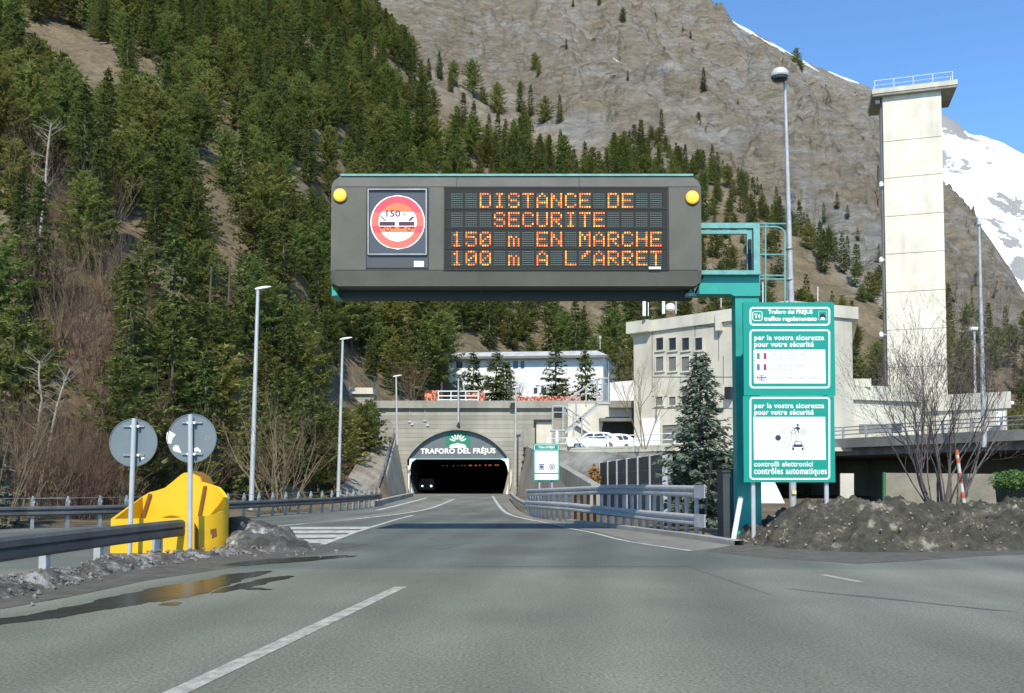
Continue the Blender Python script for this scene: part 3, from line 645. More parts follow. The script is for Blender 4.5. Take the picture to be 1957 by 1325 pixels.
mb.add(vs, [(i, i + 1, m_ + i + 1, m_ + i) for i in range(N_)] + [(2 * m_ + i, 2 * m_ + i + 1, i + 1, i) for i in range(N_)] + [(m_ + i, m_ + i + 1, 3 * m_ + i + 1, 3 * m_ + i) for i in range(N_)])
mb.build("arch_hood", conc_cop, tp)
mb = MB()     # lunette plate over the opening
lp = [P(876 + (x - 876) * .981, 934 + (y - 934) * .985, DP - .25) for x, y in ARC if y < 874]
lp = [P(783, 876, DP - .25)] + lp + [P(969, 876, DP - .25)]
mb.prism(lp, (0, .2, 0)); lun = mb.build("arch_fascia", lunette_m, tp)
mb = MB(); px_rect(mb, 783, 872, 969, 877, DP - .32, .05); mb.build("fascia_lip", lunette_m, lun)
mb = MB(); px_text(mb, "TRAFORO DEL FRÉJUS", 803.5, 855, 947, 871, DP - .26, 0.035, 1.06, 0.06, .05); mb.build("lettering", white_em, lun)
mb = MB(); ep = [P(875 + 25 * math.cos(R(a)), 843 - 23.5 * math.sin(R(a)), DP - .27) for a in range(-32, 213, 7)]
mb.prism(ep, (0, .02, 0)); emb = mb.build("emblem", mat("emblem_green", (0.02, 0.20, 0.12), 0.5), lun)
mb = MB()
ec = P(875, 846, DP - .29); s_ = (P(876, 847, DP) - P(875, 847, DP)).x
for k in range(9):
    a = R(k * 180 / 8 * 0.98 + 2) if k not in (0, 8) else R(-20 if k == 0 else 200)
    if k in (0, 8): a = R(-24 if k == 0 else 204)
    dx, dz = math.cos(a), math.sin(a); pts = []
    for r_, w_ in ((5.5, .3), (9, 1.0), (13, 1.45), (16.5, .9), (17.6, 0), (16.5, -.9), (13, -1.45), (9, -1.0), (5.5, -.3)):
        pts.append(ec + Vector(((dx * r_ - dz * w_) * s_, 0, (dz * r_ + dx * w_) * s_)))
    mb.prism(pts, (0, .02, 0))
mb.prism([P(857, 856, DP - .3), P(893, 856, DP - .3), P(875, 846.5, DP - .3)], (0, .01, 0))
mb.build("emblem_rays", white_em, emb)
mb = MB()     # opening lining running back into the hill
op = [(795, 947), (788, 930), (784, 910), (784, 892), (787, 883), (795, 877.5), (957, 877.5), (965, 882), (968.5, 890), (969, 910), (965, 930), (958, 947)]
f_ = [P(x, y, DP - .1) for x, y in op]; bk = [p + Vector((0, 62, 0)) for p in f_]
n = len(f_); mb.add(f_ + bk, [(i, i + 1, n + i + 1, n + i) for i in range(n - 1)] + [tuple(range(n, 2 * n))]); mb.build("lining", tunneldark, tp)
for sgn, xs_ in ((-1, [(785, 890), (782.5, 905), (783.5, 922), (790, 948)]), (1, [(968, 889), (972, 905), (971.5, 922), (966, 948)])):
    mb = MB(); q1 = [P(x, y, DP - .3) for x, y in xs_]; wv = Vector((sgn * .30, 0, 0)); ln = len(q1)
    mb.prism(q1 + [p + wv for p in q1][::-1], (0, .28, 0)); mb.build("reveal_band", mat("portal_white_band", (0.78, 0.75, 0.60), 0.6), tp)
mb = MB(); mj = MB()
mb.quad(P(760, 956, DP - .02), P(795, 956, DP - .02), P(788, 930, DP - .02), P(783, 905, DP - .02), P(784, 890, DP - .02), P(776, 904, DP - .02)); mj.quad(P(992, 956, DP - .02), P(958, 956, DP - .02), P(965, 930, DP - .02), P(971, 905, DP - .02), P(969, 890, DP - .02), P(976, 904, DP - .02))
mb.build("jamb", conc_cop, tp); mj.build("jamb", conc_cop, tp)
random.seed(3)
for i, x in enumerate([846, 853, 866, 875, 882, 888, 897, 900, 909, 917, 928, 935, 938, 947, 951]):
    d = 96 + random.random() * 8; em = i > 5
    mb = MB(); px_rect(mb, x - 1.3, 889.4 - (x - 846) * .012, x + 1.3 + (i % 3) * .5, 891.4 - (x - 846) * .012, d, .2)
    mb.build("ceiling_light", mat("tunnel_lamp_orange" if em else "tunnel_lamp_dim", (.5, .2, .1), .5, emit=(1.0, .28, .08) if em else (.5, .3, .2), estr=.32 if em else .08), tp)
for cx0, y1_ in ((783, 802), (812, 800)): MB().path([P(cx0, 778, DP - .05), P(cx0, y1_, DP - .05)], .03).build("wall_conduit", pole_m, tp)
mb = MB()
for x, y in ((783, 806), (787, 811), (812, 804), (817, 813)): px_rect(mb, x - 3, y - 1.5, x + 3, y + 1.5, DP - .12, .1); mb.build("wall_lamp", pole_m, tp); mb = MB()
# a car deep in the tunnel
def car_mesh(parent, L_=4.3, W_=1.78, H_=1.48):
    """hatchback along +X (nose at -X), wheels at z=0"""
    prof = [(-2.15, .45), (-2.12, .68), (-1.95, .82), (-1.15, .95), (-.55, 1.36), (-.2, 1.46), (.7, 1.48), (1.35, 1.42), (1.85, 1.08), (2.08, .95), (2.13, .5), (2.05, .3), (-2.05, .28)]
    k = L_ / 4.3; prof = [(x * k, z * H_ / 1.48) for x, z in prof]
    mb = MB(); n = len(prof); rows = []
    for y, sh, zs in ((-W_ / 2, 0.985, 1), (-W_ / 2 + .02, 1, 1), (0, 1.01, 1.02), (W_ / 2 - .02, 1, 1), (W_ / 2, .985, 1)):
        rows.append([Vector((x * sh, y * (0.80 + .2 * sstep(1.45, .95, z) if z > .95 else 1.0), z * zs if z > 1.0 else z)) for x, z in prof])
    vs = sum(rows, []); fs = [(r * n + i, r * n + (i + 1) % n, (r + 1) * n + (i + 1) % n, (r + 1) * n + i) for r in range(4) for i in range(n)]
    fs += [tuple(range(n)), tuple(4 * n + i for i in range(n))[::-1]]
    body = MB().add(vs, fs).build("body", carwhite, parent)
    for y in (-1, 1):
        for nm, pts in (("side_window", [(-.98, .98), (-.42, 1.33), (-.02, 1.37), (-.02, .98)]), ("side_window", [(.06, .98), (.06, 1.37), (.75, 1.37), (.98, .98)]), ("side_window", [(1.06, .99), (.86, 1.37), (1.2, 1.33), (1.52, 1.03)])):
            m2 = MB(); yy = lambda z: y * (W_ / 2 * (0.80 + .2 * sstep(1.45, .95, z)) + .004)
            m2.prism([(x * k, yy(z), z * H_ / 1.48) for x, z in pts], (0, y * .012, 0)); m2.build(nm, glass, body)
    m2 = MB(); m2.quad((-1.13 * k, -.68, .985), (-1.13 * k, .68, .985), (-.58 * k, .60, 1.375), (-.58 * k, -.60, 1.375)); m2.build("windscreen", glass, body)
    m2 = MB(); m2.quad((1.44 * k, -.6, 1.37), (1.44 * k, .6, 1.37), (1.84 * k, .68, 1.1), (1.84 * k, -.68, 1.1)); m2.build("rear_window", glass, body)
    for y in (-.66, .66):
        MB().box((2.11 * k, y, .86), (.07, .28, .26)).build("tail_light", redlens, body)
        MB().box((-2.11 * k, y, .66), (.08, .36, .14)).build("headlight", mat("headlight_lens", (.7, .72, .72), .2), body)
    for x in (-1.33 * k, 1.3 * k):
        for y in (-W_ / 2 + .08, W_ / 2 - .08):
            m3 = MB(); m3.lathe((x, y, .31), [(.20, -.105), (.30, -.10), (.315, -.05), (.315, .05), (.30, .10), (.20, .105)], 20, 'Y'); wh = m3.build("wheel", tyre, parent, smooth=False)
            m3 = MB(); m3.lathe((x, y, .31), [(.19, -.112), (.19, .112)], 14, 'Y'); m3.build("rim", rim_m, wh)
    for y in (-W_ / 2 - .03, W_ / 2 + .03): MB().box((-.95 * k, y, 1.0), (.12, .16, .11)).build("mirror", carwhite, body)
tc_ = thing("car", "dark car inside the tunnel showing two round lit headlights", "car", (0, 0, 0))
MB().add([Vector((x, y, z)) for y in (-.85, .85) for x, z in ((-.8, .3), (-.8, 1.0), (-.6, 1.45), (.6, 1.45), (.8, 1.0), (.8, .3))], [(0, 1, 2, 3, 4, 5), (6, 7, 8, 9, 10, 11)] + [(i, (i + 1) % 6, 6 + (i + 1) % 6, 6 + i) for i in range(6)]).build("body", blackpl, tc_)
for x in (-.46, .46):
    m3 = MB(); m3.lathe((x, -.88, .70), [(.07, 0), (.10 if x > 0 else .085, .02), (.09, .06)], 14, 'Y'); m3.build("headlight", mat("lit_headlight", (1, 1, .9), .3, emit=(1, .95, .75), estr=6 if x > 0 else 3), tc_)
for x in (-.7, .7):
    m3 = MB(); m3.box((x, -.5, .3), (.2, .6, .6)); m3.build("wheel", tyre, tc_)
q = P(817, 929, 96); tc_.location = (q.x, 96, P(817, 929, 96).z - .70)

# ---- wing walls and slopes beside the portal
mb = MB()
A0, A1 = P(757, 836, 87.5), P(727, 952, 68); b0, b1 = P(775, 952, 87.5), P(731, 968, 67)
mb.add([A0, A1, (A1.x + .15, A1.y, 0), (A0.x + 1.1, A0.y, .2), (A0.x - .35, A0.y, A0.z), (A1.x - .35, A1.y, A1.z), (A1.x - .35, A1.y, 0), (A0.x - .35, A0.y, .2)],
       [(0, 1, 2, 3), (4, 5, 1, 0), (4, 7, 6, 5), (1, 5, 6, 2), (0, 3, 7, 4)])
mb.build("wing_wall", conc_wing, origin=(A1.x, A1.y, 0), tag=("sloping concrete wing wall at the forest side of the tunnel mouth", "wall"))
mb = MB(); pr = [(A1.x - .2, A1.y, A1.z), (A0.x - .2, A0.y, A0.z)]
for k in range(7):
    p = Vector(pr[0]).lerp(Vector(pr[1]), k / 6); mb.tube(p, p + Vector((0, 0, .9)), .035, n=6)
for h in (.45, .9): mb.tube(Vector(pr[0]) + Vector((0, 0, h)), Vector(pr[1]) + Vector((0, 0, h)), .035, n=6)
mb.build("handrail", galv_dull, origin=pr[0], tag=("dark handrail climbing the wing wall by the tunnel", "handrail"))
mb = MB(); kq = smoothpath([G(722, 968), G(745, 961), G(768, 955), G(790, 949)], 1.0)
for a, b_ in zip(kq[:-1], kq[1:]):
    c = (a + b_) / 2; mb.box((c.x - .2, c.y, c.z + .15), (.4, (b_ - a).length + .02, .3), math.atan2(b_.y - a.y, b_.x - a.x) - R(90))
struct(mb.build("pavement", conc_wing))
mb = MB(); gx = []
for i in range(9):
    for j in range(11):
        t, s = i / 8, j / 10
        p = P(lerp(640, 726, t), lerp(960, 953, t), lerp(60, 68, t)).lerp(P(lerp(690, 753, t), lerp(872, 838, t), lerp(78, 87, t)), s)
        gx.append(p + Vector((0, 0, .12 * noise.noise(p * .6) + .1)))
mb.add(gx, [(i * 11 + j, i * 11 + j + 1, (i + 1) * 11 + j + 1, (i + 1) * 11 + j) for i in range(8) for j in range(10)])
struct(mb.build("embankment", mat("embankment_stone", (0.30, 0.275, 0.225), .95, 0, 0, .45, col2=(0.17, .14, .10), bump=.6, bscale=3, coord='World')))
mb = MB(); A0, A1 = P(1006, 852, 87), P(1130, 926, 50)
mb.add([A0, A1, (A1.x - .1, A1.y, 0), (A0.x - 1.0, A0.y, .3), (A0.x + .5, A0.y, A0.z), (A1.x + .5, A1.y, A1.z), (A1.x + .5, A1.y, 0), (A0.x + .5, A0.y, .3)],
       [(0, 3, 2, 1), (4, 0, 1, 5), (4, 5, 6, 7), (1, 2, 6, 5), (0, 4, 7, 3)])
mb.build("wing_wall", conc_wing, origin=(A1.x, A1.y, 0), tag=("pale concrete wing wall sloping down behind the double guardrail", "wall"))
for x, y, lb in ((1003, 870, "topmost"), (1001, 883, "middle"), (1000, 896, "lowest")):
    mb = MB(); px_rect(mb, x - 4, y - 2.5, x + 5, y + 2.5, 86.2, .6); mb.build("wall_box", black, origin=P(x, y, 86.2), tag=(lb + " of three small dark boxes fixed beside the tunnel mouth", "box", "dark boxes beside the tunnel mouth"))
mb = MB(); px_rect(mb, 1000, 818, 1022, 855, 87.3, .6); mb.build("portal_buttress", conc_cop, origin=P(1011, 855, 87.3), tag=("short concrete buttress on the portal wall beside the green sign", "buttress"))
# small side wall with ivy
sw = thing("side_wall", "small pale concrete wall block with snowy cap in the trees beside the portal", "wall", P(690, 860, 89))
mb = MB(); mb.prism([P(662, 870, 89), P(716, 870, 89), P(714, 752, 89), P(662, 752, 89)], (0, 2, 0)); mb.build("block", conc_portal, sw)
mb = MB(); mb.prism([P(655, 753, 88.7), P(713, 753, 88.7), P(712, 741, 88.7), P(657, 741, 88.7)], (0, 3, 0)); mb.build("cap", conc_pale, sw)

# ---- retaining terrace carrying the parked cars
DT = 72.0
tr = thing("terrace", "rough concrete retaining terrace with white railing where the cars are parked", "terrace", P(1160, 925, 66))
gx = []
for i in range(17):
    for j in range(7):
        t, s = i / 16, j / 6
        p = P(lerp(1052, 1285, t), lerp(859, 866, t), lerp(76, 68, t)).lerp(P(lerp(1052, 1285, t), 936, lerp(70, 62, t)), s)
        gx.append(p + Vector((0, noise.noise(p * .5) * .35, 0)))
mb = MB(); mb.add(gx, [(i * 7 + j, i * 7 + j + 1, (i + 1) * 7 + j + 1, (i + 1) * 7 + j) for i in range(16) for j in range(6)]); mb.build("retaining_face", conc_rough, tr)
zt = P(1160, 858, DT).z
e0, e1 = P(1048, 858, 76), P(1290, 864, 68); e0.z = e1.z = zt
mb = MB(); mb.prism([e0, e1, (40, 70, zt), (40, 95, zt), (e0.x - .5, 88.0, zt)], (0, 0, -.3)); mb.build("deck", conc_pale, tr)
mb = MB(); mb.prism([e0 + Vector((0, -.02, .02)), e1 + Vector((0, -.02, .02)), e1 + Vector((.1, .35, .02)), e0 + Vector((.1, .35, .02))], (0, 0, .16)); mb.build("edge_kerb", conc_pale, tr)
dvr = e1 - e0
mb = MB()
for h in (.55, 1.0): mb.tube(e0 + Vector((0, .15, h)), e1 + Vector((0, .15, h)), .045, n=6)
mb.build("rail", lamp_cover, tr)
for k in range(7):
    p = e0 + dvr * (k / 6) + Vector((0, .15, .1)); mb = MB(); mb.box(p + Vector((0, 0, .46)), (.14, .1, .95)); mb.build("post", lamp_cover, tr)
# ---- cars
def bring(name, label, q, rz, grp="white cars parked on the terrace"):
    c = thing(name, label, "car", (0, 0, 0), grp); car_mesh(c); c.location = q; c.rotation_euler = (0, 0, rz); return c
q = P(1131, 848, 75.3); bring("parked_car", "white hatchback parked in front beside the metal stairs, whole side showing", (q.x, 75.3, zt), R(4))
q = P(1158, 848, 77.8); c2 = bring("parked_car", "white car mostly hidden behind the front car, rear wheel showing", (q.x + .35, 77.8, zt), R(4))
q = P(1187, 847, 77.0)
bn = thing("waste_bin", "small white wheeled bin standing by the garage opening", "bin", (q.x + 1.2, 74.5, zt))
b0 = WLOC[bn.name]; MB().prism([b0 + Vector((-.42, -.35, .06)), b0 + Vector((.42, -.35, .06)), b0 + Vector((.5, -.4, .85)), b0 + Vector((-.5, -.4, .85))], (0, .75, 0)).build("tub", lamp_cover, bn)
MB().box(b0 + Vector((0, 0, .90)), (1.06, .9, .09)).build("lid", lamp_cover, bn)
for s_ in (-.3, .3): MB().lathe(b0 + Vector((s_, .3, .06)), [(.06, -.03), (.06, .03)], 10, 'Y').build("castor", black, bn)

# ---- garage block behind the cars, its open bay coloured dark
gr = thing("garage", "pale concrete garage block with a dark open bay behind the cars", "garage", P(1165, 850, 84))
mb = MB()
mb.prism([P(1085, 850, 86), P(1147, 850, 86), P(1157, 797, 86), P(1208, 797, 86), P(1208, 772, 86), P(1085, 772, 86)], (0, 1.6, 0)); mb.build("wall", conc_pale, gr)
mb = MB(); mb.prism([P(1146, 852, 85.9), P(1209, 852, 85.9), P(1209, 806, 85.9), P(1153, 806, 85.9)], (0, 1.8, 0)); mb.build("bay", mat("bay_shade", (.02, .022, .02), .9), gr)  # solid near-black block standing in for the shade inside the bay
mb = MB(); px_rect(mb, 1147, 799, 1212, 805, 84.6, 1.2); mb.build("canopy", conc_dark, gr)
mb = MB(); px_rect(mb, 1165, 766, 1212, 779, 85.2, 1.0); mb.build("parapet", conc_cop, gr)
dr = thing("service_door", "pale double service door set in the portal wall beside the stairs", "door", P(1040, 850, 87.6))
mb = MB(); px_rect(mb, 1025, 806, 1055, 848, 87.75, .2); mb.build("leaf", conc_pale, dr)
mb = MB(); px_rect(mb, 1020, 802, 1055, 806, 87.5, .4); px_rect(mb, 1020, 806, 1024, 848, 87.5, .4); mb.build("frame", black, dr)

# ---- metal staircase
st = thing("metal_staircase", "galvanised steel staircase with landings climbing beside the portal", "staircase", P(1100, 848, 78))
def flight(x0, y0, x1, y1, D, wd=1.1, n=10, th=.42):
    a, b_ = P(x0, y0, D), P(x1, y1, D)
    for off in (0, wd):
        mb = MB(); o_ = Vector((0, off, 0)); mb.prism([a + o_, b_ + o_, b_ + o_ + Vector((0, 0, -th)), a + o_ + Vector((0, 0, -th))], (0, .06, 0)); mb.build("stringer", galv, st)
    mb = MB()
    for k in range(n):
        p = a.lerp(b_, (k + .5) / n); mb.box(p + Vector((0, wd / 2, -.1)), (.28, wd, .04))
    mb.build("treads", galv, st)
def rails(pts, D, hpx, posts):
    q = [P(x, y, D) for x, y in pts]
    mb = MB(); mb.path(q, .075, 6); mb.path([p - Vector((0, 0, .5)) for p in q], .04, 6); mb.build("handrail", galv, st)
    for x, y0, y1 in posts: mb = MB(); mb.tube(P(x, y0, D), P(x, y1, D), .07, n=6); mb.build("rail_post", galv, st)
flight(1108, 798, 1142, 771, 78.0)
flight(1112, 797, 1078, 822, 78.0)
flight(1098, 810, 1125, 828, 79.4)
rails([(1079, 769), (1141, 724), (1164, 723)], 78.0, 0, [(1080, 769, 790), (1101, 753, 800), (1120, 740, 778), (1141, 724, 770), (1151, 724, 768), (1163, 723, 768)])
rails([(1055, 777), (1078, 777), (1112, 798), (1128, 812)], 77.9, 0, [(1056, 777, 848), (1076, 777, 848), (1096, 790, 835), (1112, 800, 840)])
mb = MB(); a = P(1053, 821, 77.8); b_ = P(1080, 821, 77.8); mb.box2((a.x, 77.8, a.z - .12), (b_.x, 79.4, a.z)); mb.build("landing", galv, st); mb = MB(); a = P(1141, 769, 78); b_ = P(1166, 769, 78); mb.box2((a.x, 78, a.z - .14), (b_.x, 79.6, a.z)); mb.build("landing", galv, st)
for x in (1056, 1077): mb = MB(); mb.tube(P(x, 848, 79.2), P(x, 777, 79.2), .05, n=6); mb.build("support_post", galv, st)
mb = MB(); px_rect(mb, 1059, 779, 1074, 799, 79.3, .1); mb.build("stair_door", black, st)
mb = MB(); px_rect(mb, 1062, 824, 1067, 846, 77.5, .3); mb.build("inlet_pipe", lamp_cover, st)

# ---- white two-storey building above the portal
DW = 106.0
wb = thing("white_building", "long white two storey building with flat metal roof above the tunnel portal", "building", P(1000, 765, DW))
a, b_ = P(857, 768, DW), P(1150, 683, DW); zb_, zr_ = P(1000, 775, DW).z, P(1000, 684, DW).z
mb = MB(); mb.prism([(a.x, DW, zb_), (b_.x, DW - 1.5, zb_), (b_.x + 2.6, DW + 9, zb_), (a.x + .5, DW + 9, zb_)], (0, 0, zr_ - zb_)); mb.build("wall", white_wall, wb)
mb = MB(); zt_ = zr_ + .75
mb.add([(a.x - .5, DW - .8, zr_), (b_.x + .4, DW - 2.4, zr_), (b_.x + 3.2, DW + 9.5, zr_), (a.x, DW + 9.5, zr_), (a.x + 1.2, DW + 1, zt_), (b_.x - .6, DW - .6, zt_), (b_.x + 1.6, DW + 8, zt_), (a.x + 1, DW + 8, zt_)],
       [(0, 1, 5, 4), (1, 2, 6, 5), (2, 3, 7, 6), (3, 0, 4, 7), (4, 5, 6, 7), (3, 2, 1, 0)]); rf = mb.build("roof", roofing, wb)
mb = MB(); mb.prism([(a.x - .5, DW - .82, zr_ - .28), (b_.x + .4, DW - 2.42, zr_ - .28), (b_.x + .4, DW - 2.42, zr_ - .01), (a.x - .5, DW - .82, zr_ - .01)], (0, .1, 0)); mb.build("fascia", conc_dark, rf)
for x0, y0, x1, y1 in ((981, 690, 990, 704), (995, 690, 1002, 704), (1102, 682, 1120, 688), (1064, 738, 1077, 750), (1020, 741, 1027, 752), (1034, 741, 1044, 752), (872, 690, 884, 704), (905, 690, 916, 704), (935, 690, 946, 704), (872, 728, 884, 742), (925, 728, 936, 742)):
    mb = MB(); d = DW - 1.5 * (x0 - 857) / 293 - .06; px_rect(mb, x0, y0, x1, y1, d, .1); mb.build("window", glass, wb)
mb = MB()
for x in (1152.5, 1157.5, 1162): px_rect(mb, x, 690, x + 2, 742, DW + 1.0, .2)
mb.build("gable_pillar", white_wall, wb)
mb = MB(); mb.tube(P(1147, 668, DW), P(1147, 648, DW), .05, n=6); mb.lathe(P(1147, 650, DW), [(.1, 0), (.18, .25), (.05, .5)], 8); mb.build("roof_vent", galv, wb)
lw = MB(); lw.prism([P(1166, 768, 100), P(1214, 768, 100), P(1214, 727, 100), P(1166, 731, 100)], (0, 4, 0)); lw.build("annex", white_wall, origin=P(1190, 768, 100), tag=("low plain white annex between the white building and the concrete building", "building"))

# ---- big concrete service building
cb = thing("concrete_building", "large pale concrete service building with two rows of windows behind the blue spruce", "building", P(1420, 850, 75))
def fac(x, y, Dl=82.0, xl=1212, xc=1512, Dc=72.0):
    """point on the window facade (a vertical plane from xl to xc)"""
    A = P(xl, 850, Dl); B = P(xc, 850, Dc)
    u = (x - CX) / F; v = (PY - y) / F
    r = Vector((u, CT - v * ST, ST + v * CT)); e = Vector((B.x - A.x, B.y - A.y, 0)); n = Vector((-e.y, e.x, 0))
    t = n.dot(Vector((A.x, A.y, 0))) / n.dot(Vector((r.x, r.y, 0)))
    return Vector((r.x * t, r.y * t, EYE + r.z * t))
A = fac(1212, 850); B = fac(1512, 850); zb_ = zt - .3; Cr = P(1632, 850, 74.5)
ztop = fac(1512, 575).z; zband = fac(1420, 611).z
e = (B - A); e.z = 0; e.normalize(); nrm = Vector((e.y, -e.x, 0))       # facade normal, towards the road
f2 = (Cr - B); f2.z = 0; f2.normalize(); n2 = Vector((f2.y, -f2.x, 0))
mb = MB(); fp = [Vector((A.x, A.y, zb_)), Vector((B.x, B.y, zb_)), Vector((Cr.x, Cr.y, zb_)), Vector((Cr.x + 6, Cr.y + 18, zb_)), Vector((A.x + 4, A.y + 18, zb_))]
mb.prism(fp, (0, 0, ztop - .6 - zb_)); mb.build("wall", conc_build, cb)
mb = MB(); o_ = .22
fq = [A + nrm * o_ - e * o_, B + nrm * o_ + n2 * .1, Cr + n2 * o_ + f2 * .5, Vector((Cr.x + 6.5, Cr.y + 18, 0)), Vector((A.x + 3.6, A.y + 18, 0))]
mb.prism([Vector((p.x, p.y, zband)) for p in fq], (0, 0, ztop - zband)); par = mb.build("parapet", conc_pale, cb)
mb = MB(); q0 = fac(1205, 640); q1 = fac(1246, 640); mb.prism([Vector((q0.x, q0.y, q0.z)) + nrm * .7, Vector((q1.x, q1.y, q0.z)) + nrm * .7, Vector((q1.x, q1.y, q0.z)), Vector((q0.x, q0.y, q0.z))], (0, 0, ztop - q0.z + .02)); mb.build("corner_block", conc_pale, par)
def fwin(name, x0, y0, x1, y1, m, frame=.12, rec=.12, sill=True):
    p00, p10 = fac(x0, y1), fac(x1, y1); zt_ = fac(x0, y0).z
    zb2 = p00.z; a_ = Vector((p00.x, p00.y, 0)); b2 = Vector((p10.x, p10.y, 0))
    mb = MB(); off = nrm * .05
    for s0, s1, z0, z1 in ((-frame, 0, zb2 - frame, zt_ + frame), (1, None, zb2 - frame, zt_ + frame), (0, 1, zt_, zt_ + frame), (0, 1, zb2 - frame, zb2)):
        L_ = (b2 - a_).length
        if s1 is None: l0, l1 = L_, L_ + frame
        elif s0 == -frame: l0, l1 = -frame, 0
        else: l0, l1 = 0, L_
        c = a_ + e * ((l0 + l1) / 2) + off * 0; c.z = (z0 + z1) / 2
        mb.box(c + nrm * .06, (l1 - l0, .14, z1 - z0), math.atan2(e.y, e.x))
    fr = mb.build("window", conc_pale, cb)
    mb = MB(); c = (a_ + b2) / 2; c.z = (zb2 + zt_) / 2; mb.box(c + nrm * .012, ((b2 - a_).length, .02, zt_ - zb2), math.atan2(e.y, e.x)); pn = mb.build("pane", m, fr)
    mb = MB(); hw = (b2 - a_).length
    for dx, dz, sx, sz in ((-hw / 2 + .04, 0, .07, zt_ - zb2), (hw / 2 - .04, 0, .07, zt_ - zb2), (0, (zt_ - zb2) / 2 - .05, hw - .15, .08), (0, -(zt_ - zb2) / 2 + .05, hw - .15, .08)):
        mb.box(c + e * dx + Vector((0, 0, dz)) + nrm * .035, (sx, .03, sz), math.atan2(e.y, e.x))
    mb.build("sash", conc_dark, fr)
for x in (1254.5, 1279, 1304, 1329):
    fwin("w", x, 647, x + 14.5, 671, glass); fwin("w", x, 683, x + 14.5, 710, glass if x > 1320 else glass_blind)
for x in (1254.5, 1279.5, 1304): fwin("w", x, 759, x + 13, 775, glass_blind)
fwin("w", 1267, 813, 1330, 848, mat("garage_door_grey", (.17, .17, .16), .6))
mb = MB(); p0, p1 = fac(1228, 852), fac(1262, 852); z1 = fac(1228, 800).z; mb.prism([Vector((p0.x, p0.y, zt)) + nrm * .03, Vector((p1.x, p1.y, zt)) + nrm * .03, Vector((p1.x, p1.y, z1)) + nrm * .03, Vector((p0.x, p0.y, z1)) + nrm * .03], nrm * .05); mb.build("whitewashed_panel", white_wall, cb)
mb = MB()
for y in (623, 720, 757, 780):
    p0, p1 = fac(1246, y), fac(1400, y); mb.prism([p0 + nrm * .012, p1 + nrm * .012, p1 + nrm * .012 - Vector((0, 0, .06)), p0 + nrm * .012 - Vector((0, 0, .06))], nrm * .015)
for x, y0, y1 in ((1246, 605, 740), (1328, 618, 645), (1373, 600, 690), (1300, 720, 735), (1382, 681, 735)):
    p0, p1 = fac(x, y0), fac(x, y1); mb.prism([p0 + nrm * .012, p0 + e * .06 + nrm * .012, p1 + e * .06 + nrm * .012, p1 + nrm * .012], nrm * .018)
mb.build("joint_lines", conc_dark, cb)
mb = MB(); p0 = fac(1377, 616); mb.box(p0 + nrm * .25, (.45, .5, 1.5), math.atan2(e.y, e.x)); mb.build("downpipe_box", conc_pale, cb)
mb = MB(); p0 = fac(1396, 752); mb.box(p0 + nrm * .3, (.5, .5, 1.0), math.atan2(e.y, e.x)); mb.build("wall_box", black, cb)
for x, y0, y1, r in ((1231, 600, 566, .16), (1239, 600, 578, .04), (1268, 596, 572, .14), (1292, 596, 570, .03), (1378, 584, 566, .03), (1458, 576, 540, .04), (1563, 572, 548, .03)):
    mb = MB(); d = 80 if x < 1400 else 76; mb.tube(P(x, y0 + 4, d), P(x, y1, d), r, n=8); mb.build("aerial", lamp_cover, cb)
mb = MB(); mb.lathe(P(1281, 594, 80), [(.05, 0), (.4, .1), (.42, .45), (.2, .62)], 12); mb.build("roof_vent", lamp_cover, cb)
# ---- lower concrete ranges by the tower
def block(name, label, x0, x1, y0, y1, D0, D1, dep, m, band=None):
    t = thing(name, label, "building", P((x0 + x1) / 2, y1, D0))
    a, b_ = P(x0, y1, D0), P(x1, y1, D1); z0 = a.z; z1 = P(x0, y0, D0).z
    q = [Vector((a.x, a.y, z0)), Vector((b_.x, b_.y, z0)), Vector((b_.x + dep * .3, b_.y + dep, z0)), Vector((a.x, a.y + dep, z0))]
    MB().prism(q, (0, 0, z1 - z0)).build("wall", m, t)
    if band:
        q2 = [Vector((p.x, p.y, z1 - band)) for p in (q[0] + Vector((-.15, -.3, 0)), q[1] + Vector((.2, -.3, 0)), q[2] + Vector((.2, .2, 0)), q[3] + Vector((-.15, .2, 0)))]
        MB().prism(q2, (0, 0, band + .12)).build("parapet", conc_pale, t)
    return t
bl = block("concrete_annex", "pale concrete annex wall running behind the bare bush below the tower", 1600, 1762, 738, 850, 76, 79, 8, conc_pale, 1.1)
mb = MB(); px_rect(mb, 1643, 811, 1702, 828, 75.6, .1); mb.build("roller_door", mat("garage_door_grey"), bl)
mb = MB(); px_rect(mb, 1703, 811, 1723, 828, 75.75, .1); mb.build("dark_door", glass, bl)
mb = MB(); px_rect(mb, 1606, 724, 1665, 740, 76.6, 1.5); mb.build("upstand", conc_pale, bl)
b2 = block("plant_room", "low pale concrete plant room with a white door at the foot of the tower", 1762, 1926, 760, 850, 82, 78, 9, conc_pale, 1.3)
mb = MB(); px_rect(mb, 1904, 786, 1921, 815, 77.4, .1); mb.build("white_door", white_wall, b2)
mb = MB(); mb.lathe(P(1934, 771, 77.8), [(.1, -.16), (.18, -.05), (.18, .08), (.08, .18)], 10); mb.build("globe_lamp", lamp_cover, b2)

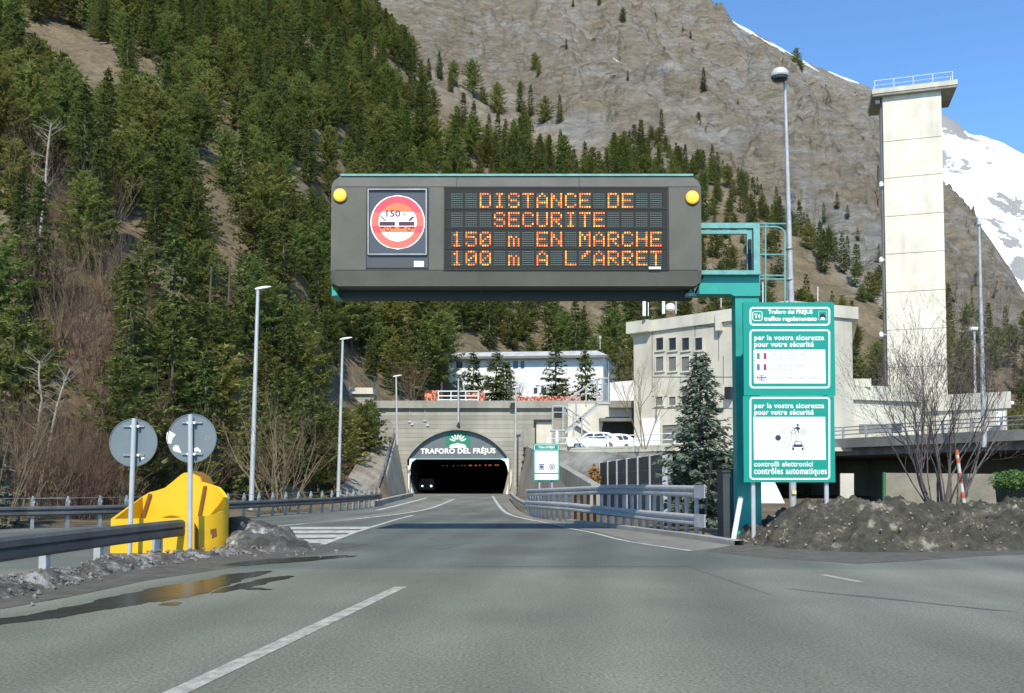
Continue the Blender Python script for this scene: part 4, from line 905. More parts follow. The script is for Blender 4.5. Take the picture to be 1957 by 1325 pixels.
# ---- ventilation tower
DTW = 95.0
tw = thing("ventilation_tower", "tall square pale concrete tower with a wide overhanging roof slab", "tower", P(1750, 770, DTW))
yaw = R(-17); ex = Vector((math.cos(yaw), math.sin(yaw), 0)); ey = Vector((-ex.y, ex.x, 0))
A = P(1697.5, 760, DTW); A.z = 2.0
B = P(1812, 760, DTW - 1.9); wdt = (Vector((B.x, B.y, 0)) - Vector((A.x, A.y, 0))).length
ztw = P(1692, 186, DTW).z
h_ = ztw - 2.0; seg_y = [760, 630, 560, 487, 415, 342, 272, 180]; zlast = 2.0
mb = MB(); mb.prism([A, A + ex * wdt, A + ex * wdt + ey * 4.2, A + ey * 4.2], (0, 0, h_)); mb.build("shaft", conc_tower, tw)
mb = MB()
for y in (272, 342, 415, 487, 560, 632, 703):
    z = P(1695, y, DTW).z; c = Vector((A.x, A.y, z)); mb.prism([c - ey * .012 - ex * .01, c + ex * (wdt + .01) - ey * .012, c + ex * (wdt + .01) - ey * .012 + Vector((0, 0, .05)), c - ey * .012 - ex * .01 + Vector((0, 0, .05))], ey * .01)
mb.build("joint_lines", conc_dark, tw)
mb = MB(); s0 = Vector((A.x, A.y, ztw)) - ex * 1.02 - ey * .5; WS = wdt + 2.45
mb.prism([s0, s0 + ex * WS, s0 + ex * WS + ey * 5.4, s0 + ey * 5.4], (0, 0, .25)); slab = mb.build("roof_slab", conc_cop, tw)
mb = MB(); s1 = s0 + Vector((0, 0, .25)) - ey * .06 - ex * .06
mb.prism([s1, s1 + ex * (WS + .12), s1 + ex * (WS + .12) + ey * 5.5, s1 + ey * 5.5], (0, 0, .5)); mb.build("slab_edge", conc_pale, slab)
mb = MB(); s2 = s1 + Vector((0, 0, .5)) + ex * .3 + ey * .3; WW = WS - .6
cor = [s2, s2 + ex * WW, s2 + ex * WW + ey * 4.8, s2 + ey * 4.8]
for i in range(4):
    a, b_ = cor[i], cor[(i + 1) % 4]
    mb.tube(a + Vector((0, 0, 1.0)), b_ + Vector((0, 0, 1.0)), .03, n=6); mb.tube(a + Vector((0, 0, .5)), b_ + Vector((0, 0, .5)), .02, n=6)
    for k in range(4): p = a.lerp(b_, k / 4); mb.tube(p, p + Vector((0, 0, 1.0)), .03, n=6)
mb.build("roof_railing", lamp_cover, tw)
mb = MB(); cl = Vector((A.x, A.y, 2)) - ex * .16 + ey * .5
mb.box(cl + Vector((0, 0, h_ / 2)), (.12, .22, h_), yaw); mb.build("cable_tray", conc_dark, tw)
for y in (353, 497, 640):
    p = P(1684, y, DTW + .3); mb = MB(); mb.lathe(p, [(.06, -.3), (.22, -.2), (.24, .1), (.1, .3)], 10); mb.tube(p, p + ex * .75, .04, n=6); mb.build("floodlight", lamp_cover, tw)
mb = MB(); p = s0 + ex * .7 + ey * 1.2; mb.box(p - Vector((0, 0, .18)), (.7, .4, .3), yaw); mb.build("slab_lamp", lamp_cover, tw)

# ---- road bridge on the right
br = thing("road_bridge", "concrete road bridge with metal railing passing behind the bare bush", "bridge", P(1780, 900, 62))
bA, bB = P(1588, 846, 70), P(2250, 846, 50); bd = (bB - bA); bd.z = 0; bd.normalize(); bn_ = Vector((-bd.y, bd.x, 0))
bA = bA - bd * 14; ln = (bB - bA).length; zd = P(1590, 846, 70).z
zd2 = zd
def bbox(n0, n1, z0, z1, nm, m, l0=0, l1=None):
    q = [bA + bd * l0 + bn_ * n0, bA + bd * (l1 or ln) + bn_ * n0, bA + bd * (l1 or ln) + bn_ * n1, bA + bd * l0 + bn_ * n1]
    MB().prism([Vector((p.x, p.y, z0)) for p in q], (0, 0, z1 - z0)).build(nm, m, br)
bbox(0, 16, zd - .40, zd, "deck", conc_dark); bbox(-.25, .35, zd - .45, zd + .25, "parapet", conc_dark); bbox(.5, 1.2, zd - 1.0, zd - .41, "edge_beam", conc_rough)  # deck carried far back so its shadow darkens the space below
for k in (5, 9, 13): bbox(k, k + .8, zd - 1.0, zd - .41, "girder", conc_dark)
bbox(13.8, 16, -.3, zd - 1.0, "added_back_wall", conc_wing)  # wall added to close the space under the deck and keep it dark
mb = MB()
for h in (.55, .85, 1.1): mb.tube(bA + Vector((0, 0, zd + h - bA.z)), bB + Vector((0, 0, zd + h - bB.z)), .04, n=6)
mb.build("rail", galv_dull, br)
k = 0.8
while k < ln:
    p = bA + bd * k; MB().box((p.x, p.y, zd + .62), (.16, .12, 1.0), math.atan2(bd.y, bd.x)).build("rail_post", galv, br); k += 2.05
pc = P(1619, 950, 66); t_ = MB(); t_.prism([P(1606, 962, 66), P(1632, 962, 66), P(1632, 905, 66), P(1606, 905, 66)], (.3, 1.0, 0)); t_.build("pier", conc_pale, br)
MB().prism([P(1690, 975, 61), P(1905, 970, 58), P(1900, 906, 58), P(1691, 904, 61)], (0.2, .5, 0)).build("boundary_wall", beigewall, origin=P(1800, 960, 60), tag=("low brown plastered wall under the bridge behind the bare bush", "wall"))
t_ = MB(); t_.tube(P(1690, 972, 60.5), P(1690, 903, 60.5), .12, n=8); t_.build("green_post", greenpaint, origin=P(1690, 972, 60.5), tag=("green post at the end of the low brown wall", "post"))
t_ = MB(); t_.prism([P(1454, 962, 60), P(1500, 962, 60), P(1480, 920, 60), P(1466, 905, 60), P(1454, 905, 60)], (0, .5, 0)); t_.build("abutment_block", white_wall, origin=P(1470, 962, 60), tag=("white concrete block behind the large sign's posts", "block"))  # one plain white over the whole wedge-shaped block

# ================================================================== OBJECTS
# ---- variable message sign on its cantilever
DG = 23.0
vm = thing("message_sign", "large grey electronic message sign on a teal cantilever post showing orange words", "road sign", G(1430, 1030))
def hp(x, y, D): return P(x, y, D)
# housing: mitred front (sloping top and bottom bands), chamfered ends
zf = [P(978, y, DG).z for y in (330, 357, 517, 546)]
xl, xr = P(633, 430, DG).x, P(1340, 430, DG).x; ch = .16
prof = [(DG + .30, zf[0]), (DG - .015, zf[1]), (DG - .015, zf[2]), (DG + .07, zf[3]), (DG + .95, zf[3]), (DG + .95, zf[0])]
mb = MB(); secs = []
for x, ins in ((xl, ch), (xl + ch, 0), (xr - ch, 0), (xr, ch)):
    secs.append([Vector((x, y if k > 2 else y, z + (-ins * .7 if k in (0, 5) else ins * .7 if k in (3, 4) else 0))) for k, (y, z) in enumerate(prof)])
n = 6; vs = sum(secs, [])
mb.add(vs, [(r * n + i, r * n + (i + 1) % n, (r + 1) * n + (i + 1) % n, (r + 1) * n + i) for r in range(3) for i in range(n)] + [tuple(range(n)), tuple(3 * n + i for i in range(n))[::-1]])
hs = mb.build("housing", housing, vm)
mb = MB(); mb.box2((xl + .18, DG + .24, zf[0] - .005), (xr - .14, DG + .96, zf[0] + .05)); mb.build("top_flashing", teal_pale, hs)
mb = MB(); mb.prism([(xl + .06, DG + .60, zf[3] + .02), (xr - .06, DG + .60, zf[3] + .02), (xr - .12, DG + .60, zf[3] - .20), (xl + .10, DG + .60, zf[3] - .20)], (0, .40, 0)); mb.build("drip_tray", mat("tray_shade_teal", (.010, .030, .032), .6), vm)  # teal taken almost to black, shade under the housing included in the colour
mb = MB(); mb.prism([(xl - .02, DG + .22, zf[3] + .05), (xl + .03, DG + .22, zf[3] - .01), (xl + .14, DG + .22, zf[3] - .20), (xl - .01, DG + .22, zf[3] - .22)], (0, .75, 0)); mb.build("tray_end", teal, vm)
mb = MB()
for x in (872, 1107):
    a = P(x, 333, DG); b_ = P(x, 356, DG); mb.prism([(a.x, DG + .285, zf[0] - .01), (a.x + .012, DG + .285, zf[0] - .01), (a.x + .012, DG - .022, zf[1]), (a.x, DG - .022, zf[1])], (0, -.006, 0))
for y in (357.5, 516.5):
    z = P(978, y, DG).z; mb.box2((xl + .1, DG - .020, z - .006), (xr - .1, DG - .01, z + .006))
mb.build("panel_seam", black, hs)
# lettering display
DD = DG - .0
mb = MB(); px_rect(mb, 850, 359, 1276, 515, DG - .03, .06); tpn = mb.build("text_display", display, hs)
mb = MB()
for y in (399.5, 436.5, 475): px_rect(mb, 851, y - .8, 1275, y + .8, DG - .042, .012)
for x0, y0, x1, y1 in ((848, 356.5, 1278, 359.5), (848, 514.5, 1278, 516.5), (848, 359, 850.5, 515), (1275.5, 359, 1278, 515)): px_rect(mb, x0, y0, x1, y1, DG - .038, .05)
mb.build("display_frame", mat("frame_grey", (.04, .041, .037), .7, spec=.2), tpn)
FONT = {'D': "11110 10001 10001 10001 10001 10001 11110", 'I': "01110 00100 00100 00100 00100 00100 01110", 'S': "01110 10001 10000 01110 00001 10001 01110",
        'T': "11111 00100 00100 00100 00100 00100 00100", 'A': "00100 01010 10001 10001 11111 10001 10001", 'N': "10001 11001 11001 10101 10011 10011 10001",
        'C': "01110 10001 10000 10000 10000 10001 01110", 'E': "11111 10000 10000 11110 10000 10000 11111", 'U': "10001 10001 10001 10001 10001 10001 01110",
        'R': "11110 10001 10001 11110 10100 10010 10001", '1': "00100 01100 00100 00100 00100 00100 01110", '5': "11111 10000 11110 00001 00001 10001 01110",
        '0': "01110 10001 10011 10101 11001 10001 01110", 'm': "00000 00000 11010 10101 10101 10101 10101", 'M': "10001 11011 10101 10101 10001 10001 10001",
        'H': "10001 10001 10001 11111 10001 10001 10001", 'L': "10000 10000 10000 10000 10000 10000 11111", "'": "00011 00110 01100 01000 00000 00000 00000"}
LINES = ["  DISTANCE DE  ", "   SECURITE    ", "150 m EN MARCHE", "100 m A L'ARRET"]
LY = [371.3, 407.8, 445.2, 481.5]
off = MB(); pxs = (P(901, 430, DG).x - P(900, 430, DG).x)
random.seed(11)
for li, line in enumerate(LINES):
    mb = MB(); my = MB()
    for ci, chh in enumerate(line):
        pat = FONT[chh].split() if chh in FONT else ["00000"] * 7
        for r in range(7):
            for c in range(5):
                x = 864.2 + 27.15 * ci + c * 4.55; y = LY[li] + r * 4.12
                p = P(x, y, DG - .034)
                if pat[r][c] == '1':
                    rr = 1.75 * pxs; (my if random.random() < .42 else mb).prism([p + Vector((rr * math.cos(a), 0, rr * math.sin(a))) for a in [k * math.pi / 4 + .4 for k in range(8)]], (0, -.02, 0))
                else:
                    hx, hz = 1.9 * pxs, .62 * pxs; off.prism([p + Vector((-hx, 0, -hz)), p + Vector((hx, 0, -hz)), p + Vector((hx, 0, hz)), p + Vector((-hx, 0, hz))], (0, -.006, 0))
    t1 = mb.build("lit_words", led, tpn)
    my.build("lit_dots", ledy, t1)
off.build("unlit_cells", ledoff, tpn)
# pictogram display
mb = MB(); px_rect(mb, 699, 359, 820, 514, DG - .028, .06); pc_ = mb.build("symbol_display", black, hs)
mb = MB(); px_rect(mb, 704, 364, 815, 487, DG - .036, .02); mb.build("symbol_screen", mat("screen_grey", (.075, .08, .088), .3), pc_)
mb = MB(); px_rring(mb, 703, 362, 816, 488, 1, 2.2, DG - .04, .05); mb.build("screen_bezel", galv_dull, pc_)
mb = MB(); px_rect(mb, 701, 489, 818, 512, DG - .035, .02); mb.build("lower_flap", mat("flap_grey", (.055, .06, .06), .5), pc_)
mb = MB(); px_rect(mb, 791, 499, 810, 510, DG - .04, .01); mb.build("maker_sticker", white, pc_)
mb = MB(); px_rect(mb, 1240, 510, 1263, 514.5, DG - .07, .01); mb.build("maker_sticker", white, tpn)
CXp, CYp = 760, 425
def chord_fill(r_out, r_in, y0, y1, m, nm, d):
    mb = MB(); steps = 26
    for k in range(steps):
        ya, yb = lerp(y0, y1, k / steps), lerp(y0, y1, (k + 1) / steps)
        def hw(r, y): return math.sqrt(max(0, r * r - (y - CYp) ** 2))
        oa, ob = hw(r_out, ya), hw(r_out, yb); ia, ib = (hw(r_in, ya), hw(r_in, yb)) if r_in else (0, 0)
        for sgn in (-1, 1):
            mb.quad(P(CXp + sgn * ia, ya, d), P(CXp + sgn * oa, ya, d), P(CXp + sgn * ob, yb, d), P(CXp + sgn * ib, yb, d))
    return mb.build(nm, m, pc_)
d_ = DG - .040
chord_fill(52, 0, 373.01, 476.99, disp_white, "ring_outline", d_)
for y0, y1, m in ((375, 406, ring_dk), (406, 432, ring_red), (432, 445, ring_dk), (445, 475, ring_red)): chord_fill(50, 36.5, y0, y1, m, "red_ring", d_ - .004)
chord_fill(36.5, 0, 388.6, 405, disp_orange, "field_band", d_ - .005); chord_fill(36.5, 0, 433, 444, disp_orange, "field_band", d_ - .005)
mb = MB(); d_ = DG - .047
px_text(mb, "150", 738, 402, 765, 414.5, d_, 0.02); px_text(mb, "m", 770, 408, 777, 413, d_, 0.01)
mb.build("distance_text", mat("maroon_black", (.06, .01, .04), .5), pc_)
for x0, x1, wx in ((725, 755, 741), (762, 792, 782)):
    mb = MB(); px_rect(mb, x0, 424, x1, 431.5, d_, .003); px_rect(mb, x0 + 1, 434, x0 + 10, 437, d_, .003); px_rect(mb, x1 - 8, 434, x1, 437, d_, .003)
    c = P(wx, 438, d_); rr = 4.6 * pxs; n = 16
    mb.prism([c + Vector((rr * math.cos(2 * math.pi * k / n), 0, rr * math.sin(2 * math.pi * k / n))) for k in range(n)], (0, .003, 0))
    tk = mb.build("truck_symbol", mat("maroon_black"), pc_)
    rr *= .68; c.y -= .003
    MB().prism([c + Vector((rr * math.cos(2 * math.pi * k / n), 0, rr * math.sin(2 * math.pi * k / n))) for k in range(n)], (0, .002, 0)).build("wheel_fill", disp_orange, pc_)
mb = MB(); mb.prism([P(727, 414, d_), P(736, 423, d_), P(738, 422, d_), P(729, 413, d_)], (0, .003, 0)); mb.prism([P(780, 422, d_), P(786, 415, d_), P(792, 414.5, d_), P(787, 420, d_), P(784, 422.5, d_)], (0, .003, 0))
mb.build("arrow_symbol", mat("maroon_black"), pc_)
for x, y in ((650, 374), (1323, 378)):
    mb = MB(); c = P(x, y, DG - .03); mb.lathe(c, [(.185, .05), (.185, -.02), (.15, -.035)], 24, 'Y'); lm = mb.build("lamp_housing", mat("lamp_rim", (.25, .17, .03), .5), hs)
    mb = MB(); mb.lathe(c, [(.165, -.03), (.14, -.07), (.08, -.095), (.01, -.10)], 24, 'Y'); mb.build("yellow_lens", lamp_yellow, lm, smooth=True)
# post, arm and walkway
gp = G(1431, 1030); zb_ = -.1
px0, px1 = P(1406.5, 700, DG + .45).x, P(1452, 700, DG + .45).x
mb = MB(); mb.box2((px0, DG + .45, zb_), (px1, DG + .85, P(1420, 563, DG + .45).z)); mb.build("post", teal, vm)
mb = MB(); y_ = DG + .40
mb.prism([P(1330, 562, y_), P(1348, 521, y_), P(1453, 521, y_), P(1453, 566, y_), P(1404, 566, y_), P(1396, 562, y_)], (0, .5, 0)); mb.build("arm", teal, vm)
mb = MB(); mb.box2((xr - 9.0, DG + .72, zf[3] - .19), (xr - .2, DG + .9, zf[3] - .03)); mb.build("arm_beam", mat("tray_shade_teal"), vm)
mb = MB(); y_ = DG + .25
a0, a1 = P(1340, 436, y_), P(1452, 426, y_); mb.box2((a0.x, y_, a0.z), (a1.x, y_ + .12, a1.z)); a0, a1 = P(1441, 520, y_), P(1452, 436, y_); mb.box2((a0.x, y_, a0.z), (a1.x, y_ + .12, a1.z - .002)); a0, a1 = P(1340, 525, y_), P(1453, 517, y_); mb.box2((a0.x, y_ - .02, a0.z), (a1.x, y_ + .75, a1.z)); mb.build("walkway_frame", teal_pale, vm)
mb = MB(); y_ = DG + .95
a0, a1 = P(1340, 447, y_), P(1437, 440, y_); mb.box2((a0.x, y_, a0.z), (a1.x, y_ + .1, a1.z)); a0, a1 = P(1428, 517, y_), P(1437, 447, y_); mb.box2((a0.x, y_, a0.z), (a1.x, y_ + .1, a1.z - .002)); mb.build("walkway_frame", teal_pale, vm)
mb = MB(); mb.tube(P(1433, 516, DG + .9), P(1433, 458, DG + .9), .045, n=8); mb.build("junction_hose", black, vm)
mb = MB(); y_ = DG + .7
def lad(pts, r=.022): mb.path([P(x, y, y_) for x, y in pts], r, 6)
lad([(1463, 428), (1463, 580)]); lad([(1452, 434), (1485, 434), (1495, 438), (1500, 446), (1500, 580)], .026)
for y in (428, 487, 527, 534): lad([(1452, y), (1502, y)])
mb.build("ladder_guard", teal_pale, vm)
mb = MB(); c = P(1320, 562, DG + .5); mb.lathe(c, [(.16, -.08), (.15, 0), (.06, .05), (.03, .12)], 12); mb.build("floodlight", teal_pale, vm)
t_ = MB(); a0, a1 = P(1383, 1030, 24.2), P(1404, 903, 24.2); t_.box2((a0.x, 24.2, -.1), (a1.x + .05, 24.9, a1.z)); t_.box2((a0.x - .03, 24.17, a1.z), (a1.x + .08, 24.93, a1.z + .05))
t_.build("control_cabinet", mat("cabinet_grey", (.06, .075, .085), .5, .2, .3, 1.0), origin=(a0.x + .15, 24.5, -.1), tag=("narrow dark grey cabinet standing against the teal sign post", "cabinet"))

# ---- tall green information sign
DS = 22.3
sg = thing("information_sign", "tall green safety sign with white boards and words about electronic controls", "road sign", P(1508, 1000, DS))
mb = MB(); px_rect(mb, 1422, 578, 1594, 756, DS, .06); mb.build("panel", signgreen, sg)
mb = MB(); px_rect(mb, 1422, 757, 1594, 922, DS, .06); mb.build("panel", signgreen, sg)
for y0, y1 in ((587, 622.5), (630, 742.5), (759, 917)):
    mb = MB(); px_rring(mb, 1432.5, y0, 1586.5, y1, 7, 3.2, DS - .001); mb.build("border_line", white_em, sg)
mb = MB(); px_text(mb, "Traforo del FREJUS", 1468, 592, 1553, 602.5, DS - .002, .03, 1.0); px_text(mb, "traffico regolamentato", 1460, 605, 1561, 616, DS - .002, .03); mb.build("heading", white_em, sg)
mb = MB(); px_rring(mb, 1438, 595, 1457, 613.5, 4, 1.3, DS - .002); px_text(mb, "T4", 1442, 600, 1453, 609, DS - .002, .04, 1.25); mb.build("route_badge", white_em, sg)
mb = MB(); px_rring(mb, 1564, 594.5, 1580.5, 612.5, 1.5, 1.0, DS - .002); mb.build("tunnel_icon_frame", mat("pale_green_line", (.3, .6, .52), .5), sg)
mb = MB(); mb.prism([P(1567, 610, DS - .004)] + [P(1572.3 + 5.3 * math.cos(math.pi * (1 - k / 10)), 606 - 6.5 * math.sin(math.pi * k / 10), DS - .004) for k in range(11)] + [P(1577.7, 610, DS - .004)], (0, .003, 0)); ti = mb.build("tunnel_icon", black, sg)
mb = MB(); mb.prism([P(1568, 611, DS - .006)] + [P(1572.3 + 4 * math.cos(math.pi * (1 - k / 8)), 609.5 - 3.2 * math.sin(math.pi * k / 8), DS - .006) for k in range(9)] + [P(1577, 611, DS - .006)], (0, .002, 0)); mb.build("tunnel_icon_road", white_em, ti)
for yy in (0, 130):
    mb = MB(); px_text(mb, "per la vostra sicurezza", 1441.5, 640.5 + yy, 1575, 653.5 + yy, DS - .002, .024, 1.07); px_text(mb, "pour votre sécurité", 1441.5, 653 + yy, 1555, 666.5 + yy, DS - .002, .024, 1.07); mb.build("heading", white_em, sg)
mb = MB(); px_text(mb, "controlli elettronici", 1441, 882, 1553, 892, DS - .002, .02, 1.10); px_text(mb, "contrôles automatiques", 1441, 894, 1580, 910.5, DS - .002, .02, 1.08); mb.build("heading", white_em, sg)
mb = MB(); px_rect(mb, 1441, 668.5, 1577, 733, DS - .003, .003); wb1 = mb.build("white_board", white, sg)
mb = MB(); px_rect(mb, 1441, 797, 1577, 879, DS - .003, .003); wb2 = mb.build("white_board", white, sg)
fine = mat("fine_print_blue", (.16, .22, .32), .5)
mb = MB()
for s_, x0, x1, y0, y1 in (("traforo sotto video", 1471, 1542, 674, 680), ("sorveglianza", 1471, 1516, 681.5, 687.5), ("tunnel sous vidéo", 1471, 1537, 694.5, 701), ("surveillance", 1471, 1515, 702.5, 708), ("tunnel under video control", 1471, 1570, 718.5, 725)): px_text(mb, s_, x0, y0, x1, y1, DS - .0045, .0, 1.0, th=.001)
mb.build("fine_print", fine, wb1)
fl = lambda nm, c: mat("flag_" + nm, c, .5)
for y, cs_ in ((675, [fl("green", (.02, .22, .16)), white, fl("red", (.30, .03, .10))]), (696, [fl("blue", (.04, .12, .5)), white, fl("red", (.3, .03, .1))])):
    for k, m in enumerate(cs_):
        mb = MB(); px_rect(mb, 1446.5 + 6.4 * k, y, 1452 + 6.4 * k, y + 12, DS - .005, .002); mb.build("flag_stripe", m, wb1)
mb = MB(); px_rect(mb, 1446.5, 716, 1465, 727.5, DS - .005, .002); uk = mb.build("flag_field", fl("navy", (.12, .16, .4)), wb1)
mb = MB(); d_ = DS - .007
mb.prism([P(1446.5, 716, d_), P(1448.5, 716, d_), P(1465, 726.5, d_), P(1465, 727.5, d_), P(1463, 727.5, d_), P(1446.5, 717, d_)], (0, .001, 0)); d_ -= .002
mb.prism([P(1465, 716, d_), P(1463, 716, d_), P(1446.5, 726.5, d_), P(1446.5, 727.5, d_), P(1448.5, 727.5, d_), P(1465, 717, d_)], (0, .001, 0)); px_rect(mb, 1453.8, 716, 1457.7, 727.5, d_ - .002, .001); px_rect(mb, 1446.5, 719.8, 1465, 723.7, d_ - .004, .001); mb.build("flag_cross", white, uk)
mb = MB(); px_rect(mb, 1454.8, 716, 1456.7, 727.5, d_ - .006, .001); px_rect(mb, 1446.5, 720.8, 1465, 722.7, d_ - .008, .001); mb.build("flag_cross_red", fl("red", (.3, .03, .1)), uk)
navy = mat("symbol_navy", (.03, .035, .07), .5)
mb = MB(); c = P(1487, 837, DS - .006); mb.disc(c, 5.4 * pxs, .002, 20)
for r_, a0, a1 in ((15.5, -62, 50), (25.5, -52, 55), (35, -50, 46)):
    pts = [(1487 + r_ * math.cos(R(a)), 837 + r_ * math.sin(R(a))) for a in range(a0, a1 + 1, 6)]
    i_ = [P(x, y, DS - .006) for x, y in pts]; o_ = [P(1487 + (r_ + .8) * math.cos(R(a)), 837 + (r_ + .8) * math.sin(R(a)), DS - .006) for a in range(a0, a1 + 1, 6)]
    mb.prism(i_ + o_[::-1], (0, .002, 0))
def ringp(mb, x, y, r, wd, d):
    n = 18; o_ = [P(x + r * math.cos(2 * math.pi * k / n), y + r * math.sin(2 * math.pi * k / n), d) for k in range(n)]; i_ = [P(x + (r - wd) * math.cos(2 * math.pi * k / n), y + (r - wd) * math.sin(2 * math.pi * k / n), d) for k in range(n)]
    mb.add(o_ + i_, [(k, (k + 1) % n, n + (k + 1) % n, n + k) for k in range(n)])
d_ = DS - .006
mb.build("radar_symbol", navy, wb2)
mb = MB(); ringp(mb, 1516.5, 826, 4.6, 1.2, d_); ringp(mb, 1535, 826, 4.6, 1.2, d_)
mb.prism([P(1519, 818, d_), P(1525, 815, d_), P(1530, 819, d_), P(1526, 823, d_), P(1528, 828, d_), P(1526, 828.5, d_), P(1523, 822, d_)], (0, .002, 0)); mb.disc(P(1524.5, 812.5, d_), 2.3 * pxs, .002, 12); mb.prism([P(1516, 819, d_), P(1522, 816, d_), P(1522, 818, d_), P(1517, 820.5, d_)], (0, .002, 0)); mb.build("motorbike_symbol", navy, wb2)
mb = MB(); mb.prism([P(1514, 852, d_), P(1517, 851, d_), P(1519, 843, d_), P(1531, 843, d_), P(1533, 851, d_), P(1536, 852, d_), P(1536, 859, d_), P(1535, 859, d_), P(1535, 854, d_), P(1531.5, 851.5, d_), P(1530, 844.2, d_), P(1520, 844.2, d_), P(1518.5, 851.5, d_), P(1515, 854, d_), P(1515, 859, d_), P(1514, 859, d_)], (0, .002, 0))
px_rect(mb, 1516.5, 849.5, 1533.5, 854.5, d_ - .002, .002); px_rect(mb, 1514.5, 856, 1518, 860.5, d_ - .002, .002); px_rect(mb, 1532, 856, 1535.5, 860.5, d_ - .002, .002); mb.build("car_symbol", navy, wb2)
for x in (1437.5, 1577):
    mb = MB(); a0 = P(x, 700, DS + .07); mb.tube((a0.x, DS + .12, -.15), (a0.x, DS + .12, P(x, 585, DS + .12).z), .055, n=10); mb.build("post", pole_m, sg)
mb = MB()
for y in (600, 680, 780, 900): px_rect(mb, 1425, y, 1591, y + 3, DS + .061, .02)
mb.build("rear_brace", galv, sg)

# ---- small green sign by the double rail
DQ = 55.0
s2g = thing("information_sign", "small green sign with a white board and two dark symbols beyond the double guardrail", "road sign", P(1044, 940, DQ))
mb = MB(); a_ = rr_pts(1019, 848, 1069.5, 919, 3, DQ); mb.prism(a_, (0, .08, 0)); mb.build("panel", signgreen, s2g)
mb = MB(); px_rect(mb, 1022, 863, 1067, 904, DQ - .02, .02); w1 = mb.build("white_board", white, s2g); mb = MB(); px_rect(mb, 1022, 906.5, 1067, 917, DQ - .02, .02); mb.build("white_board", white, s2g)
mb = MB(); px_text(mb, "Traforo del FREJUS", 1029, 852.5, 1060, 858.5, DQ - .01, .03); px_rring(mb, 1021, 850, 1067.5, 861, 2, .8, DQ - .01); mb.build("heading", white_em, s2g)
blue = mat("symbol_blue", (.05, .09, .17), .5)
mb = MB(); px_rect(mb, 1030, 887, 1040, 889, DQ - .03, .01); px_rect(mb, 1030, 895.5, 1040, 897.5, DQ - .03, .01); px_rect(mb, 1031, 890, 1039, 894.5, DQ - .03, .01); mb.build("lorry_symbol", blue, w1)
mb = MB(); ringp(mb, 1055, 892, 5.8, 1.3, DQ - .03); px_rect(mb, 1052.5, 889.5, 1054.5, 895, DQ - .03, .01); px_rect(mb, 1055.5, 889.5, 1057.5, 895, DQ - .03, .01); mb.build("limit_symbol", blue, w1)
for x in (1031, 1055):
    mb = MB(); a0 = P(x, 900, DQ + .15); mb.tube((a0.x, DQ + .15, 0), (a0.x, DQ + .15, P(x, 852, DQ).z), .07, n=8); mb.build("post", galv, s2g)

# ---- guardrails
WPROF = [(0, .155), (.03, .15), (.085, .105), (.085, .055), (.03, .02), (.02, 0), (.03, -.02), (.085, -.055), (.085, -.105), (.03, -.15), (0, -.155)]
def rail_beam(name, path, side, parent, m, prof=WPROF, th=.012, sc=1.0):
    n = len(path); k = len(prof); vs = []
    for i, p in enumerate(path):
        t = path[min(i + 1, n - 1)] - path[max(i - 1, 0)]; t.z = 0; t.normalize(); q = Vector((-t.y, t.x, 0)) * side
        for a, z in prof: vs.append(p + q * a * sc + Vector((0, 0, z * sc)))
        for a, z in prof: vs.append(p + q * (a * sc - th) + Vector((0, 0, z * sc)))
    fs = []; w_ = 2 * k
    for i in range(n - 1):
        for j in range(k - 1):
            fs.append((i * w_ + j, i * w_ + j + 1, (i + 1) * w_ + j + 1, (i + 1) * w_ + j)); fs.append((i * w_ + k + j, (i + 1) * w_ + k + j, (i + 1) * w_ + k + j + 1, i * w_ + k + j + 1))
        for j in (0, k - 1): fs.append((i * w_ + j, (i + 1) * w_ + j, (i + 1) * w_ + k + j, i * w_ + k + j))
    for i in (0, n - 1):
        for j in range(k - 1): fs.append((i * w_ + j, i * w_ + j + 1, i * w_ + k + j + 1, i * w_ + k + j))
    return MB().add(vs, fs).build(name, m, parent)
def along(path, step, start=0.0):
    out = []; acc = -start
    for a, b_ in zip(path[:-1], path[1:]):
        L_ = (b_ - a).length; t = (b_ - a).normalized()
        while acc <= L_:
            if acc >= 0: out.append((a + t * acc, math.atan2(t.y, t.x)))
            acc += step
        acc -= L_
    return out
# near rail on the left bank
gn = thing("guardrail", "steel guardrail close by on the snowy bank, ending at the yellow crash cushion", "guardrail", (-7.0, 14, 0))
pth = [Vector((-7.15, 5.0, .50)), Vector((-7.05, 13.9, .50))] + [Vector((P(272, 1000, 17.3).x, 17.3, .50)), Vector((P(366, 1000, 19.2).x, 19.2, .52))]
pth = smoothpath(pth, .5)
DIST = [(0, .17), (.05, .165), (.09, .12), (.095, .03), (.055, 0), (.095, -.03), (.09, -.12), (.05, -.165), (0, -.17)]
rail_beam("beam", pth, -1, gn, rail_dark, DIST)
for x, y in ((90, 1103), (191, 1083), (270, 1064), (334, 1063)):
    p = G(x, y); p.x = min(pth, key=lambda q: abs(q.y - p.y)).x - .05
    mb = MB(); t_ = .12; mb.box((p.x, p.y, .23), (.13, .012, .76)); mb.box((p.x - .06, p.y + .047, .23), (.012, .08, .76)); mb.box((p.x + .06, p.y + .047, .23), (.012, .08, .76)); mb.build("post", galv, gn)
for yv in (7.0, 10.4):
    mb = MB(); mb.box((-7.08, yv, .25), (.13, .05, .8)); mb.build("post", galv, gn)
